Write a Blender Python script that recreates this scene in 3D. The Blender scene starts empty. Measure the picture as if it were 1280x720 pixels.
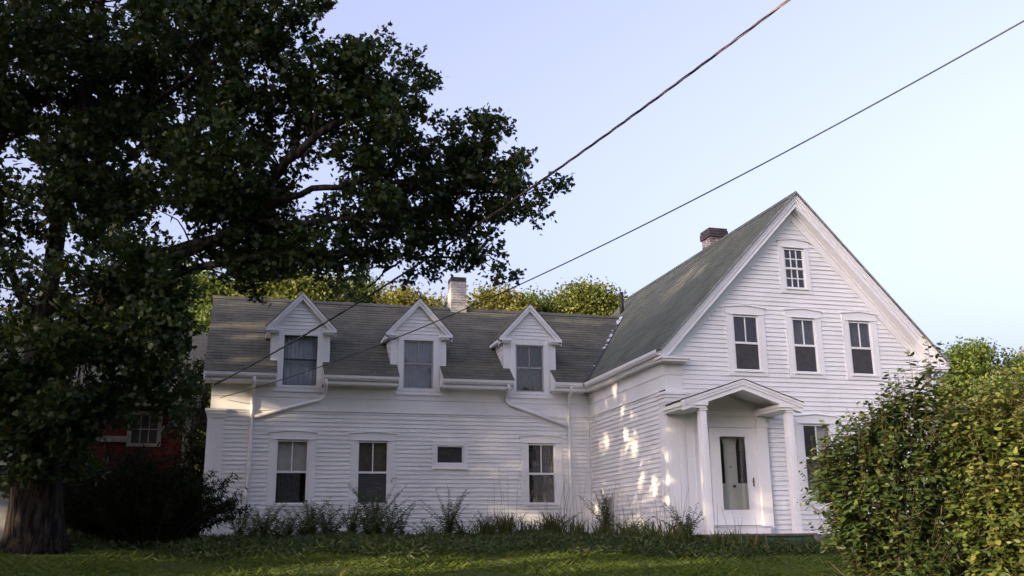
import bpy, math, random
import numpy as np
from mathutils import Vector, Matrix

C = bpy.context.scene.collection
SC = bpy.context.scene
rad = math.radians

# ------------------------------------------------------------------ camera
cam_d = bpy.data.cameras.new('camera')
cam = bpy.data.objects.new('camera', cam_d)
C.objects.link(cam)
SC.camera = cam
cam_d.sensor_width = 36.0
cam_d.lens = 36.0 * 1228.2 / 1280.0
cam_d.clip_start = 0.1
cam_d.clip_end = 3000
R_ = Vector((0.96470925, -0.26307807, -0.0112244))
U_ = Vector((-0.0555652, -0.24505478, 0.96791563))
F_ = Vector((0.25738797, 0.93313348, 0.2510246))
cam.matrix_world = Matrix(((R_.x, U_.x, -F_.x, 0), (R_.y, U_.y, -F_.y, 0), (R_.z, U_.z, -F_.z, 0), (0, 0, 0, 1)))

# ------------------------------------------------------------------ light
SUN_EL = 11.0
SUN_DIR = Vector((-0.927, -0.375, 0)).normalized() * math.cos(rad(SUN_EL)) + Vector((0, 0, math.sin(rad(SUN_EL))))
w = bpy.data.worlds.new('World')
SC.world = w
w.use_nodes = True
nt = w.node_tree
bg = nt.nodes['Background']
sky = nt.nodes.new('ShaderNodeTexSky')
sky.sky_type = 'NISHITA'
sky.sun_disc = False
sky.sun_elevation = rad(SUN_EL)
sky.sun_rotation = math.atan2(SUN_DIR.x, SUN_DIR.y)
sky.air_density = 0.8
sky.dust_density = 9.0
sky.ozone_density = 3.0
hz = nt.nodes.new('ShaderNodeHueSaturation')
hz.inputs['Saturation'].default_value = 0.62
nt.links.new(sky.outputs[0], hz.inputs['Color'])
tint = nt.nodes.new('ShaderNodeMix')
tint.data_type = 'RGBA'
tint.blend_type = 'MULTIPLY'
tint.inputs['Factor'].default_value = 1.0
tint.inputs['B'].default_value = (1.02, 0.91, 1.0, 1)
nt.links.new(hz.outputs['Color'], tint.inputs['A'])
nt.links.new(tint.outputs['Result'], bg.inputs[0])
bg.inputs[1].default_value = 0.15
sd = bpy.data.lights.new('sun', 'SUN')
sd.energy = 2.0
sd.angle = rad(0.53)
sd.color = (1.0, 0.78, 0.52)
sun = bpy.data.objects.new('sun', sd)
C.objects.link(sun)
sun.rotation_euler = SUN_DIR.to_track_quat('Z', 'Y').to_euler()
SC.view_settings.view_transform = 'Standard'
SC.view_settings.look = 'None'
SC.view_settings.gamma = 1
SC.view_settings.exposure = 2.33
SC.cycles.max_bounces = 6
SC.cycles.transparent_max_bounces = 12
SC.cycles.use_denoising = True

# ------------------------------------------------------------------ materials
def mat(name, col, rough=0.7, noise=None, spec=0.3, col2=None, bump=0.0, bscale=60.0, contrast=(0.35, 0.65)):
    m = bpy.data.materials.new(name)
    m.use_nodes = True
    n = m.node_tree
    p = n.nodes['Principled BSDF']
    p.inputs['Roughness'].default_value = rough
    p.inputs['Specular IOR Level'].default_value = spec
    p.inputs['Base Color'].default_value = (*col, 1)
    if noise:
        tc = n.nodes.new('ShaderNodeTexCoord')
        no = n.nodes.new('ShaderNodeTexNoise')
        no.inputs['Scale'].default_value = noise
        no.inputs['Detail'].default_value = 6
        no.inputs['Roughness'].default_value = 0.65
        n.links.new(tc.outputs['Object'], no.inputs['Vector'])
        cr = n.nodes.new('ShaderNodeValToRGB')
        cr.color_ramp.elements[0].position = contrast[0]
        cr.color_ramp.elements[1].position = contrast[1]
        cr.color_ramp.elements[0].color = (*(col2 or [c * 0.8 for c in col]), 1)
        cr.color_ramp.elements[1].color = (*col, 1)
        n.links.new(no.outputs['Fac'], cr.inputs['Fac'])
        n.links.new(cr.outputs['Color'], p.inputs['Base Color'])
    if bump:
        tc = n.nodes.new('ShaderNodeTexCoord')
        nb = n.nodes.new('ShaderNodeTexNoise')
        nb.inputs['Scale'].default_value = bscale
        nb.inputs['Detail'].default_value = 5
        n.links.new(tc.outputs['Object'], nb.inputs['Vector'])
        bp = n.nodes.new('ShaderNodeBump')
        bp.inputs['Strength'].default_value = bump
        bp.inputs['Distance'].default_value = 0.02
        n.links.new(nb.outputs['Fac'], bp.inputs['Height'])
        n.links.new(bp.outputs['Normal'], p.inputs['Normal'])
    return m

def paint_mat(name, col, dirt):
    """old house paint: broad faint weathering and fine grain"""
    return mat(name, col, 0.55, 1.1, 0.3, dirt, 0.10, 25, (0.30, 0.55))

def brick_mat(name, c1, c2, mortar, bw, bh, ms=0.012, noisecol=None, namt=0.5, rough=0.85, nscale=3.0):
    m = bpy.data.materials.new(name)
    m.use_nodes = True
    n = m.node_tree
    p = n.nodes['Principled BSDF']
    p.inputs['Roughness'].default_value = rough
    p.inputs['Specular IOR Level'].default_value = 0.25
    uv = n.nodes.new('ShaderNodeTexCoord')
    br = n.nodes.new('ShaderNodeTexBrick')
    br.inputs['Color1'].default_value = (*c1, 1)
    br.inputs['Color2'].default_value = (*c2, 1)
    br.inputs['Mortar'].default_value = (*mortar, 1)
    br.inputs['Scale'].default_value = 1.0
    br.inputs['Mortar Size'].default_value = ms
    br.inputs['Mortar Smooth'].default_value = 0.3
    br.inputs['Brick Width'].default_value = bw
    br.inputs['Row Height'].default_value = bh
    n.links.new(uv.outputs['UV'], br.inputs['Vector'])
    no = n.nodes.new('ShaderNodeTexNoise')
    no.inputs['Scale'].default_value = nscale
    no.inputs['Detail'].default_value = 8
    no.inputs['Roughness'].default_value = 0.7
    n.links.new(uv.outputs['Object'], no.inputs['Vector'])
    cr = n.nodes.new('ShaderNodeValToRGB')
    cr.color_ramp.elements[0].position = 0.38
    cr.color_ramp.elements[1].position = 0.66
    cr.color_ramp.elements[0].color = (0, 0, 0, 1)
    cr.color_ramp.elements[1].color = (namt, namt, namt, 1)
    n.links.new(no.outputs['Fac'], cr.inputs['Fac'])
    mx = n.nodes.new('ShaderNodeMix')
    mx.data_type = 'RGBA'
    n.links.new(cr.outputs['Color'], mx.inputs['Factor'])
    n.links.new(br.outputs['Color'], mx.inputs['A'])
    mx.inputs['B'].default_value = (*(noisecol or c2), 1)
    n.links.new(mx.outputs['Result'], p.inputs['Base Color'])
    bp = n.nodes.new('ShaderNodeBump')
    bp.inputs['Strength'].default_value = 0.5
    bp.inputs['Distance'].default_value = 0.01
    n.links.new(br.outputs['Fac'], bp.inputs['Height'])
    bp.invert = True
    n.links.new(bp.outputs['Normal'], p.inputs['Normal'])
    return m

def leaf_mat(name, cols, trans=0.35, rough=0.5, spec=0.25):
    """leaves: a colour for each leaf from a ramp, part of the light passing through"""
    m = bpy.data.materials.new(name)
    m.use_nodes = True
    n = m.node_tree
    p = n.nodes['Principled BSDF']
    p.inputs['Roughness'].default_value = rough
    p.inputs['Specular IOR Level'].default_value = spec
    g = n.nodes.new('ShaderNodeNewGeometry')
    cr = n.nodes.new('ShaderNodeValToRGB')
    el = cr.color_ramp.elements
    while len(el) < len(cols):
        el.new(0.5)
    for i, (pos, c) in enumerate(cols):
        el[i].position = pos
        el[i].color = (*c, 1)
    n.links.new(g.outputs['Random Per Island'], cr.inputs['Fac'])
    n.links.new(cr.outputs['Color'], p.inputs['Base Color'])
    t = n.nodes.new('ShaderNodeBsdfTranslucent')
    hs = n.nodes.new('ShaderNodeMix')
    hs.data_type = 'RGBA'
    hs.blend_type = 'MULTIPLY'
    hs.inputs['Factor'].default_value = 1
    hs.inputs['B'].default_value = (1.5, 1.35, 0.6, 1)
    n.links.new(cr.outputs['Color'], hs.inputs['A'])
    n.links.new(hs.outputs['Result'], t.inputs['Color'])
    mx = n.nodes.new('ShaderNodeMixShader')
    mx.inputs['Fac'].default_value = trans
    n.links.new(p.outputs['BSDF'], mx.inputs[1])
    n.links.new(t.outputs['BSDF'], mx.inputs[2])
    n.links.new(mx.outputs['Shader'], n.nodes['Material Output'].inputs['Surface'])
    return m

def glass_mat(name, tint=0.9):
    m = bpy.data.materials.new(name)
    m.use_nodes = True
    n = m.node_tree
    n.nodes.remove(n.nodes['Principled BSDF'])
    tr = n.nodes.new('ShaderNodeBsdfTransparent')
    tr.inputs['Color'].default_value = (tint, tint, tint, 1)
    gl = n.nodes.new('ShaderNodeBsdfGlossy')
    gl.inputs['Roughness'].default_value = 0.03
    tc = n.nodes.new('ShaderNodeTexCoord')
    no = n.nodes.new('ShaderNodeTexNoise')
    no.inputs['Scale'].default_value = 3.0
    n.links.new(tc.outputs['Object'], no.inputs['Vector'])
    bp = n.nodes.new('ShaderNodeBump')
    bp.inputs['Strength'].default_value = 0.12
    bp.inputs['Distance'].default_value = 0.03
    n.links.new(no.outputs['Fac'], bp.inputs['Height'])
    n.links.new(bp.outputs['Normal'], gl.inputs['Normal'])
    lw = n.nodes.new('ShaderNodeLayerWeight')
    lw.inputs['Blend'].default_value = 0.5
    pw = n.nodes.new('ShaderNodeMath'); pw.operation = 'POWER'; pw.inputs[1].default_value = 4.0
    n.links.new(lw.outputs['Facing'], pw.inputs[0])
    fr = n.nodes.new('ShaderNodeMath'); fr.operation = 'MULTIPLY_ADD'; fr.inputs[1].default_value = 0.85; fr.inputs[2].default_value = 0.06
    n.links.new(pw.outputs[0], fr.inputs[0])
    mx = n.nodes.new('ShaderNodeMixShader')
    n.links.new(fr.outputs[0], mx.inputs['Fac'])
    n.links.new(tr.outputs['BSDF'], mx.inputs[1])
    n.links.new(gl.outputs['BSDF'], mx.inputs[2])
    n.links.new(mx.outputs['Shader'], n.nodes['Material Output'].inputs['Surface'])
    return m

M = {}
M['white'] = paint_mat('white clapboard paint', (0.80, 0.79, 0.775), (0.71, 0.70, 0.675))
M['trim'] = paint_mat('white trim paint', (0.81, 0.80, 0.785), (0.75, 0.74, 0.72))
M['shingle'] = brick_mat('grey green asphalt shingle', (0.064, 0.064, 0.050), (0.094, 0.092, 0.070), (0.034, 0.034, 0.027), 0.33, 0.14, 0.006, (0.15, 0.14, 0.11), 0.55, 0.9, 1.6)
M['shingle_main'] = brick_mat('green grey asphalt shingle', (0.066, 0.073, 0.052), (0.092, 0.097, 0.071), (0.038, 0.041, 0.030), 0.33, 0.14, 0.006, (0.16, 0.17, 0.14), 0.5, 0.9, 1.2)
M['redbrick'] = brick_mat('dark weathered brick', (0.11, 0.055, 0.042), (0.17, 0.095, 0.075), (0.30, 0.27, 0.24), 0.21, 0.07, 0.012, (0.45, 0.42, 0.40), 0.8, 0.9, 6)
M['darkbrick'] = brick_mat('sooty brick', (0.05, 0.034, 0.030), (0.08, 0.055, 0.048), (0.09, 0.085, 0.08), 0.21, 0.07, 0.012, (0.03, 0.03, 0.03), 0.6, 0.9, 6)
M['whitebrick'] = brick_mat('whitewashed brick', (0.50, 0.47, 0.42), (0.40, 0.36, 0.31), (0.22, 0.20, 0.17), 0.20, 0.07, 0.012, (0.60, 0.57, 0.52), 0.6, 0.9, 6)
M['glass'] = glass_mat('window glass')
M['screen'] = mat('insect screen', (0.075, 0.075, 0.078), 0.9, 9, 0.1, (0.055, 0.055, 0.058))
M['dark'] = mat('painted unlit room', (0.02, 0.019, 0.018), 0.9)  # near-black colour stands in for the shade inside rooms, panes and openings
M['bluesheer'] = mat('sheer curtain behind dormer glass', (0.17, 0.19, 0.24), 0.9, 7, 0.1, (0.12, 0.135, 0.175))
M['paleblue'] = mat('pale blue sheer curtain', (0.60, 0.65, 0.72), 0.9, 5, 0.1, (0.48, 0.53, 0.60))
M['blind'] = mat('off white roller blind', (0.74, 0.74, 0.69), 0.9, 5, 0.1, (0.60, 0.60, 0.55))
M['tan'] = mat('brown roller blind', (0.21, 0.185, 0.14), 0.9, 5, 0.1, (0.15, 0.13, 0.10))
M['curtain'] = mat('grey lace curtain', (0.14, 0.14, 0.14), 0.9, 14, 0.1, (0.09, 0.09, 0.095))
M['sash_grey'] = mat('grey weathered sash', (0.36, 0.34, 0.33), 0.7)
M['doorgreen'] = mat('pale grey green door paint', (0.68, 0.70, 0.60), 0.6, 3, 0.3, (0.62, 0.64, 0.54))
M['brass'] = mat('old brass', (0.25, 0.17, 0.08), 0.35)
M['brass'].node_tree.nodes['Principled BSDF'].inputs['Metallic'].default_value = 1
M['porchfloor'] = mat('worn brown porch boards', (0.17, 0.125, 0.11), 0.8, 8, 0.2, (0.09, 0.06, 0.05))
M['green'] = mat('faded green skirt paint', (0.055, 0.13, 0.08), 0.7, 4, 0.3, (0.04, 0.09, 0.055))
M['stone'] = mat('fieldstone foundation', (0.22, 0.21, 0.20), 0.9, 3, 0.2, (0.10, 0.10, 0.10), 0.6, 6)
M['lead'] = mat('weathered flashing', (0.55, 0.55, 0.55), 0.6, 4.5, 0.3, (0.045, 0.045, 0.04), contrast=(0.52, 0.58))
M['black'] = mat('black iron', (0.025, 0.022, 0.02), 0.6)
M['wire'] = mat('black cable sheath', (0.02, 0.019, 0.018), 0.5)
M['wire_bare'] = mat('brown weathered cable', (0.16, 0.11, 0.09), 0.5, 2.5, 0.4, (0.04, 0.035, 0.03))
M['polewood'] = mat('creosoted pole wood', (0.11, 0.075, 0.05), 0.9, 5, 0.2, (0.06, 0.04, 0.03), 0.4, 20)
M['barnred'] = mat('faded barn red paint', (0.060, 0.012, 0.010), 0.8, 3, 0.1, (0.036, 0.009, 0.008))
M['barntrim'] = mat('barn trim painted shaded', (0.17, 0.165, 0.15), 0.8, 4, 0.2, (0.10, 0.095, 0.085))  # white trim darkened: the deep shade is put into its colour
M['greyboard'] = mat('weathered grey boards', (0.30, 0.29, 0.27), 0.8, 3, 0.2, (0.18, 0.18, 0.17))
def bark_mat(name, c1, c2):
    m = mat(name, c1, 0.95, None, 0.1)
    n = m.node_tree
    p = n.nodes['Principled BSDF']
    tc = n.nodes.new('ShaderNodeTexCoord')
    mp = n.nodes.new('ShaderNodeMapping')
    mp.inputs['Scale'].default_value = (9, 9, 1.6)
    n.links.new(tc.outputs['Object'], mp.inputs['Vector'])
    vo = n.nodes.new('ShaderNodeTexNoise')
    vo.inputs['Scale'].default_value = 1.6
    vo.inputs['Detail'].default_value = 7
    vo.inputs['Distortion'].default_value = 0.8
    n.links.new(mp.outputs['Vector'], vo.inputs['Vector'])
    cr = n.nodes.new('ShaderNodeValToRGB')
    cr.color_ramp.elements[0].position = 0.40
    cr.color_ramp.elements[1].position = 0.62
    cr.color_ramp.elements[0].color = (*c2, 1)
    cr.color_ramp.elements[1].color = (*c1, 1)
    n.links.new(vo.outputs['Fac'], cr.inputs['Fac'])
    n.links.new(cr.outputs['Color'], p.inputs['Base Color'])
    bp = n.nodes.new('ShaderNodeBump')
    bp.inputs['Strength'].default_value = 1.0
    bp.inputs['Distance'].default_value = 0.06
    n.links.new(vo.outputs['Fac'], bp.inputs['Height'])
    n.links.new(bp.outputs['Normal'], p.inputs['Normal'])
    return m
M['bark'] = bark_mat('maple bark', (0.040, 0.031, 0.024), (0.007, 0.006, 0.005))
M['twig'] = mat('shrub stems', (0.10, 0.07, 0.045), 0.9, 8, 0.15, (0.05, 0.038, 0.025))
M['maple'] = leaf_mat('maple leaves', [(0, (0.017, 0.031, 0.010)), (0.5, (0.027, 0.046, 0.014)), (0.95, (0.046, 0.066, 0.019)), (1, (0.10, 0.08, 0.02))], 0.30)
M['faroak'] = leaf_mat('distant deciduous leaves', [(0, (0.055, 0.08, 0.018)), (0.6, (0.095, 0.12, 0.026)), (1, (0.16, 0.155, 0.03))], 0.35)
M['farlime'] = leaf_mat('distant pale green leaves', [(0, (0.05, 0.085, 0.02)), (0.6, (0.085, 0.125, 0.026)), (1, (0.15, 0.17, 0.035))], 0.35)
M['farrust'] = leaf_mat('distant yellowing leaves', [(0, (0.075, 0.085, 0.02)), (0.6, (0.12, 0.125, 0.028)), (1, (0.19, 0.16, 0.035))], 0.35)
M['shrub'] = leaf_mat('lilac leaves painted sunlit', [(0, (0.06, 0.095, 0.018)), (0.6, (0.10, 0.135, 0.026)), (0.92, (0.16, 0.17, 0.035)), (1, (0.22, 0.17, 0.05))], 0.30, 0.42, 0.4)  # lit copy of the lilac leaves, sunlight put into the colour
M['shrub_painted_shade'] = leaf_mat('lilac leaves painted shaded', [(0, (0.024, 0.048, 0.013)), (0.7, (0.046, 0.078, 0.016)), (1, (0.12, 0.135, 0.026))], 0.28, 0.42, 0.4)  # shaded copy of the lilac leaves, shade put into the colour
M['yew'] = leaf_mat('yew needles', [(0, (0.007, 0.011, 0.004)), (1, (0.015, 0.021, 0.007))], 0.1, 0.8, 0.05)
M['weed'] = leaf_mat('goldenrod leaves', [(0, (0.065, 0.10, 0.045)), (0.7, (0.10, 0.15, 0.065)), (1, (0.17, 0.20, 0.10))], 0.3)
M['daylily'] = leaf_mat('strap leaves', [(0, (0.05, 0.075, 0.02)), (0.7, (0.085, 0.105, 0.028)), (0.9, (0.15, 0.12, 0.04)), (1, (0.24, 0.16, 0.06))], 0.3)
M['yewstem'] = mat('yew stems', (0.03, 0.022, 0.016), 0.9)
M['drystem'] = mat('dry stems', (0.16, 0.10, 0.07), 0.9, 6, 0.1, (0.08, 0.055, 0.04))
M['cover'] = leaf_mat('ground cover leaves', [(0, (0.022, 0.042, 0.012)), (0.7, (0.04, 0.062, 0.016)), (1, (0.085, 0.08, 0.025))], 0.25)
M['grass'] = leaf_mat('lawn blades', [(0, (0.045, 0.072, 0.010)), (0.7, (0.068, 0.10, 0.014)), (1, (0.11, 0.125, 0.022))], 0.4)
M['soil'] = mat('lawn soil and thatch', (0.042, 0.058, 0.012), 0.95, 1.2, 0.1, (0.028, 0.040, 0.010))

# ------------------------------------------------------------------ mesh helpers
class MB:
    """collects polygons with planar UVs in metres, then links them as ONE mesh object"""
    def __init__(s):
        s.v = []; s.f = []; s.uv = []
    def face(s, pts, uv=None):
        i = len(s.v)
        s.v += [tuple(p) for p in pts]
        s.f.append(tuple(range(i, i + len(pts))))
        if uv is None:
            a, b, c = Vector(pts[0]), Vector(pts[1]), Vector(pts[2])
            n = (b - a).cross(c - a)
            ax = [abs(n.x), abs(n.y), abs(n.z)]
            k = ax.index(max(ax))
            uv = [((p[0], p[1]) if k == 2 else (p[1], p[2]) if k == 0 else (p[0], p[2])) for p in pts]
        s.uv.append(uv)
    def box(s, x0, x1, y0, y1, z0, z1):
        s.hexa([(x0, y0, z0), (x1, y0, z0), (x1, y1, z0), (x0, y1, z0)], [(x0, y0, z1), (x1, y0, z1), (x1, y1, z1), (x0, y1, z1)])
    def hexa(s, b, t):
        s.face([b[3], b[2], b[1], b[0]]); s.face(t)
        for i in range(4):
            j = (i + 1) % 4
            s.face([b[i], b[j], t[j], t[i]])
    def prism(s, poly, d):
        """closed solid: polygon of 3-D points swept by vector d"""
        d = Vector(d)
        q = [tuple(Vector(p) + d) for p in poly]
        s.face(list(reversed(poly))); s.face(q)
        for i in range(len(poly)):
            j = (i + 1) % len(poly)
            s.face([poly[i], poly[j], q[j], q[i]])
    def tube(s, path, r, n=8, cap=True):
        path = [Vector(p) for p in path]
        rs = r if isinstance(r, (list, tuple)) else [r] * len(path)
        rings = []
        up = None
        for i, p in enumerate(path):
            t = (path[min(i + 1, len(path) - 1)] - path[max(i - 1, 0)]).normalized()
            if up is None:
                up = Vector((0, 0, 1)) if abs(t.z) < 0.9 else Vector((1, 0, 0))
            a = t.cross(up)
            if a.length < 1e-4:
                a = t.cross(Vector((0.3, 1, 0.2)))
            a.normalize()
            b = a.cross(t).normalized()
            up = b
            base = len(s.v)
            for k in range(n):
                an = 2 * math.pi * k / n
                s.v.append(tuple(p + (a * math.cos(an) + b * math.sin(an)) * rs[i]))
            rings.append(base)
        L = 0
        for i in range(len(rings) - 1):
            L2 = L + (path[i + 1] - path[i]).length
            for k in range(n):
                j = (k + 1) % n
                s.f.append((rings[i] + k, rings[i] + j, rings[i + 1] + j, rings[i + 1] + k))
                s.uv.append([(k * .1, L), (k * .1 + .1, L), (k * .1 + .1, L2), (k * .1, L2)])
            L = L2
        if cap:
            for rg, fl in ((rings[0], True), (rings[-1], False)):
                f = [rg + k for k in range(n)]
                s.f.append(tuple(reversed(f)) if fl else tuple(f))
                s.uv.append([(0, 0)] * n)
    def build(s, name, m, parent=None, smooth=False, bevel=0):
        me = bpy.data.meshes.new(name)
        me.from_pydata(s.v, [], s.f)
        ul = me.uv_layers.new(name='UVMap')
        flat = [c for f in s.uv for uv in f for c in uv]
        ul.data.foreach_set('uv', flat)
        if smooth:
            me.polygons.foreach_set('use_smooth', [True] * len(me.polygons))
        me.materials.append(m)
        o = bpy.data.objects.new(name, me)
        C.objects.link(o)
        put(o, parent)
        if bevel:
            b = o.modifiers.new('bevel', 'BEVEL')
            b.width = bevel; b.segments = 2; b.limit_method = 'ANGLE'
        return o

WORLD = {}
def put(o, parent):
    if parent is not None:
        o.parent = parent
        o.matrix_parent_inverse = Matrix.Translation(-Vector(WORLD.get(parent.name, (0, 0, 0))))
def thing(name, loc, label, cat, group=None):
    o = bpy.data.objects.new(name, None)
    C.objects.link(o)
    o.location = loc
    o.empty_display_size = 0.2
    WORLD[o.name] = tuple(loc)
    return tag(o, label, cat, group)
def tag(o, label=None, cat=None, group=None, kind=None):
    if label: o['label'] = label
    if cat: o['category'] = cat
    if group: o['group'] = group
    if kind: o['kind'] = kind
    return o

def planar_mesh(name, centres, normals, sizes, shapes, m, parent=None, rng=None, spin=None):
    """many small flat polygons (leaves) as one mesh; shapes = 2-D outline, the stalk at the origin"""
    N = len(centres)
    sh = np.asarray(shapes, float)
    k = len(sh)
    nrm = normals / np.linalg.norm(normals, axis=1, keepdims=True)
    ref = spin if spin is not None else rng.normal(size=(N, 3))
    u = np.cross(nrm, ref)
    u /= np.linalg.norm(u, axis=1, keepdims=True) + 1e-9
    v = np.cross(nrm, u)
    s_ = sizes[:, None, None]
    bend = (sh[:, 0] ** 2) * 0.25
    P = centres[:, None, :] + s_ * (u[:, None, :] * sh[None, :, 0:1] + v[:, None, :] * sh[None, :, 1:2] - nrm[:, None, :] * bend[None, :, None])
    me = bpy.data.meshes.new(name)
    me.vertices.add(N * k)
    me.vertices.foreach_set('co', P.reshape(-1).astype(np.float32))
    me.loops.add(N * k)
    me.loops.foreach_set('vertex_index', np.arange(N * k, dtype=np.int32))
    me.polygons.add(N)
    me.polygons.foreach_set('loop_start', np.arange(0, N * k, k, dtype=np.int32))
    me.update(calc_edges=True)
    me.validate()
    me.materials.append(m)
    o = bpy.data.objects.new(name, me)
    C.objects.link(o)
    put(o, parent)
    return o

MAPLE_LEAF = [(0, 0), (.10, .02), (.42, -.06), (.34, .10), (.62, .28), (.40, .36), (.46, .62), (.22, .52), (.16, .66), (0, 1.0),
              (-.16, .66), (-.22, .52), (-.46, .62), (-.40, .36), (-.62, .28), (-.34, .10), (-.42, -.06), (-.10, .02)]
OVAL_LEAF = [(0, 0), (.20, .18), (.27, .45), (.18, .75), (0, 1.0), (-.18, .75), (-.27, .45), (-.20, .18)]
LANCE_LEAF = [(0, 0), (.10, .25), (.11, .5), (0, 1.0), (-.11, .5), (-.10, .25)]
CLUMP_LEAF = [(0, 0), (.34, .06), (.22, .30), (.52, .45), (.24, .62), (.10, 1.0), (-.20, .70), (-.50, .62), (-.30, .34), (-.40, .05)]

def blob_clumps(blobs, per_vol, rng, flat=1.0, shell=0.45):
    """points spread through ellipsoid blobs, denser towards their outside"""
    out = []
    for x, y, z, r in blobs:
        n = max(3, int(per_vol * (r ** 2.4)))
        d = rng.normal(size=(n, 3))
        d /= np.linalg.norm(d, axis=1, keepdims=True)
        rr = r * (shell + (1 - shell) * rng.random(n)) ** 0.8
        p = d * rr[:, None]
        p[:, 2] *= flat
        out.append(p + np.array([x, y, z]))
    return np.concatenate(out)

def leaves_at(clumps, per, spread, rng, droop=0.6):
    n = len(clumps)
    c = np.repeat(clumps, per, axis=0)
    off = rng.normal(size=(n * per, 3)) * np.asarray(spread)
    c = c + off
    nr = rng.normal(size=(n * per, 3)) * 0.75
    nr[:, 2] += droop
    return c, nr

SUNV = np.array(SUN_DIR)
def carve(c, targets, tmin=0.6, margin=0.0):
    """gaps between the leaves through which the low sun reaches the house"""
    keep = np.ones(len(c), bool)
    for x, y, z, r in targets:
        d = c - np.array([x, y, z])
        t = d @ SUNV
        dist = np.linalg.norm(d - t[:, None] * SUNV, axis=1)
        keep &= ~((t > tmin) & (dist < r + margin))
    return keep

# ------------------------------------------------------------------ ground
def gz(x, y):
    t = min(max((y - 3.0) / 14.0, 0), 1)
    z = -1.6 + 1.48 * t
    if y > 17: z += min((y - 17) * 0.024, 0.12)
    if y > 17 and x < 2: z += 0
    if x < -1: z += min(0.15, (-1 - x) * 0.06) * t
    return z + 0.03 * math.sin(x * 1.3 + y * .7) * math.sin(y * .9 - x * .4)

g = MB()
xs = [-400, -120, -50, -25] + [-14 + i * 0.8 for i in range(50)] + [40, 70, 140, 400]
ys = [-300, -80, -20, -6] + [0 + i * 0.8 for i in range(50)] + [55, 80, 140, 300, 900]
vi = {}
for i, x in enumerate(xs):
    for j, y in enumerate(ys):
        vi[i, j] = len(g.v)
        g.v.append((x, y, gz(x, y)))
for i in range(len(xs) - 1):
    for j in range(len(ys) - 1):
        g.f.append((vi[i, j], vi[i + 1, j], vi[i + 1, j + 1], vi[i, j + 1]))
        g.uv.append([(0, 0)] * 4)
tag(g.build('ground', M['soil'], None, True), kind='structure')

# ------------------------------------------------------------------ farmhouse
HX, HY = 4.5, 23.0
house = thing('farmhouse', (HX, HY, 0), 'white clapboard farmhouse with a tall gable, a long dormered wing and a grey shingle roof', 'house')
WX0, XM, XR, XC = -0.69, 8.138, 14.38, 11.26
YW, YG, YWB, YGB = 22.55, 18.0, 27.77, 27.3
ZF, ZJ, ZT = 2.94, 3.225, 3.50
EXP = 0.0955

def clapboard(name, o, u, n, z0, z1, span, holes, parent, m, seed=1, exposure=EXP, lip=0.023):
    """rows of lapped boards in a vertical plane: span(z) gives the ends, holes are (u0, u1, z0, z1)"""
    rng = random.Random(seed)
    b = MB()
    o, u, n = Vector(o), Vector(u), Vector(n)
    def P(a, z, d): return tuple(o + u * a + Vector((0, 0, z)) + n * d)
    rows = int(math.ceil((z1 - z0) / exposure))
    for i in range(rows):
        zb = z0 + i * exposure
        zt = min(zb + exposure, z1)
        if zt - zb < 0.01: continue
        s0, s1 = span(zb), span(zt)
        if s0[1] - s0[0] < 0.03: continue
        if s1[1] - s1[0] < 0: s1 = ((s1[0] + s1[1]) / 2,) * 2
        cuts = [(s0[0], s0[1])]
        for h in holes:
            if h[2] < (zb + zt) / 2 < h[3]:
                nc = []
                for a, c in cuts:
                    if h[1] <= a or h[0] >= c: nc.append((a, c)); continue
                    if h[0] > a: nc.append((a, h[0]))
                    if h[1] < c: nc.append((h[1], c))
                cuts = nc
        for a, c in cuts:
            k = max(1, int((c - a) / 0.6))
            pts = [a + (c - a) * q / k for q in range(k + 1)]
            wob = [rng.uniform(-.002, .002) for _ in pts]
            out = [lip + rng.uniform(-.002, .002) for _ in pts]
            tops = []
            for q in pts:
                if q == s0[0]: tops.append(s1[0])
                elif q == s0[1]: tops.append(s1[1])
                else: tops.append(min(max(q, s1[0]), s1[1]))
            for q in range(k):
                A = P(pts[q], zb + wob[q], out[q]); B = P(pts[q + 1], zb + wob[q + 1], out[q + 1])
                T = P(tops[q + 1], zt + .006, .002); S = P(tops[q], zt + .006, .002)
                b.face([A, B, T, S])
                b.face([P(pts[q], zb + wob[q] + .001, .0), P(pts[q + 1], zb + wob[q + 1] + .001, .0), B, A])
    return b.build(name, m, parent)

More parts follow.
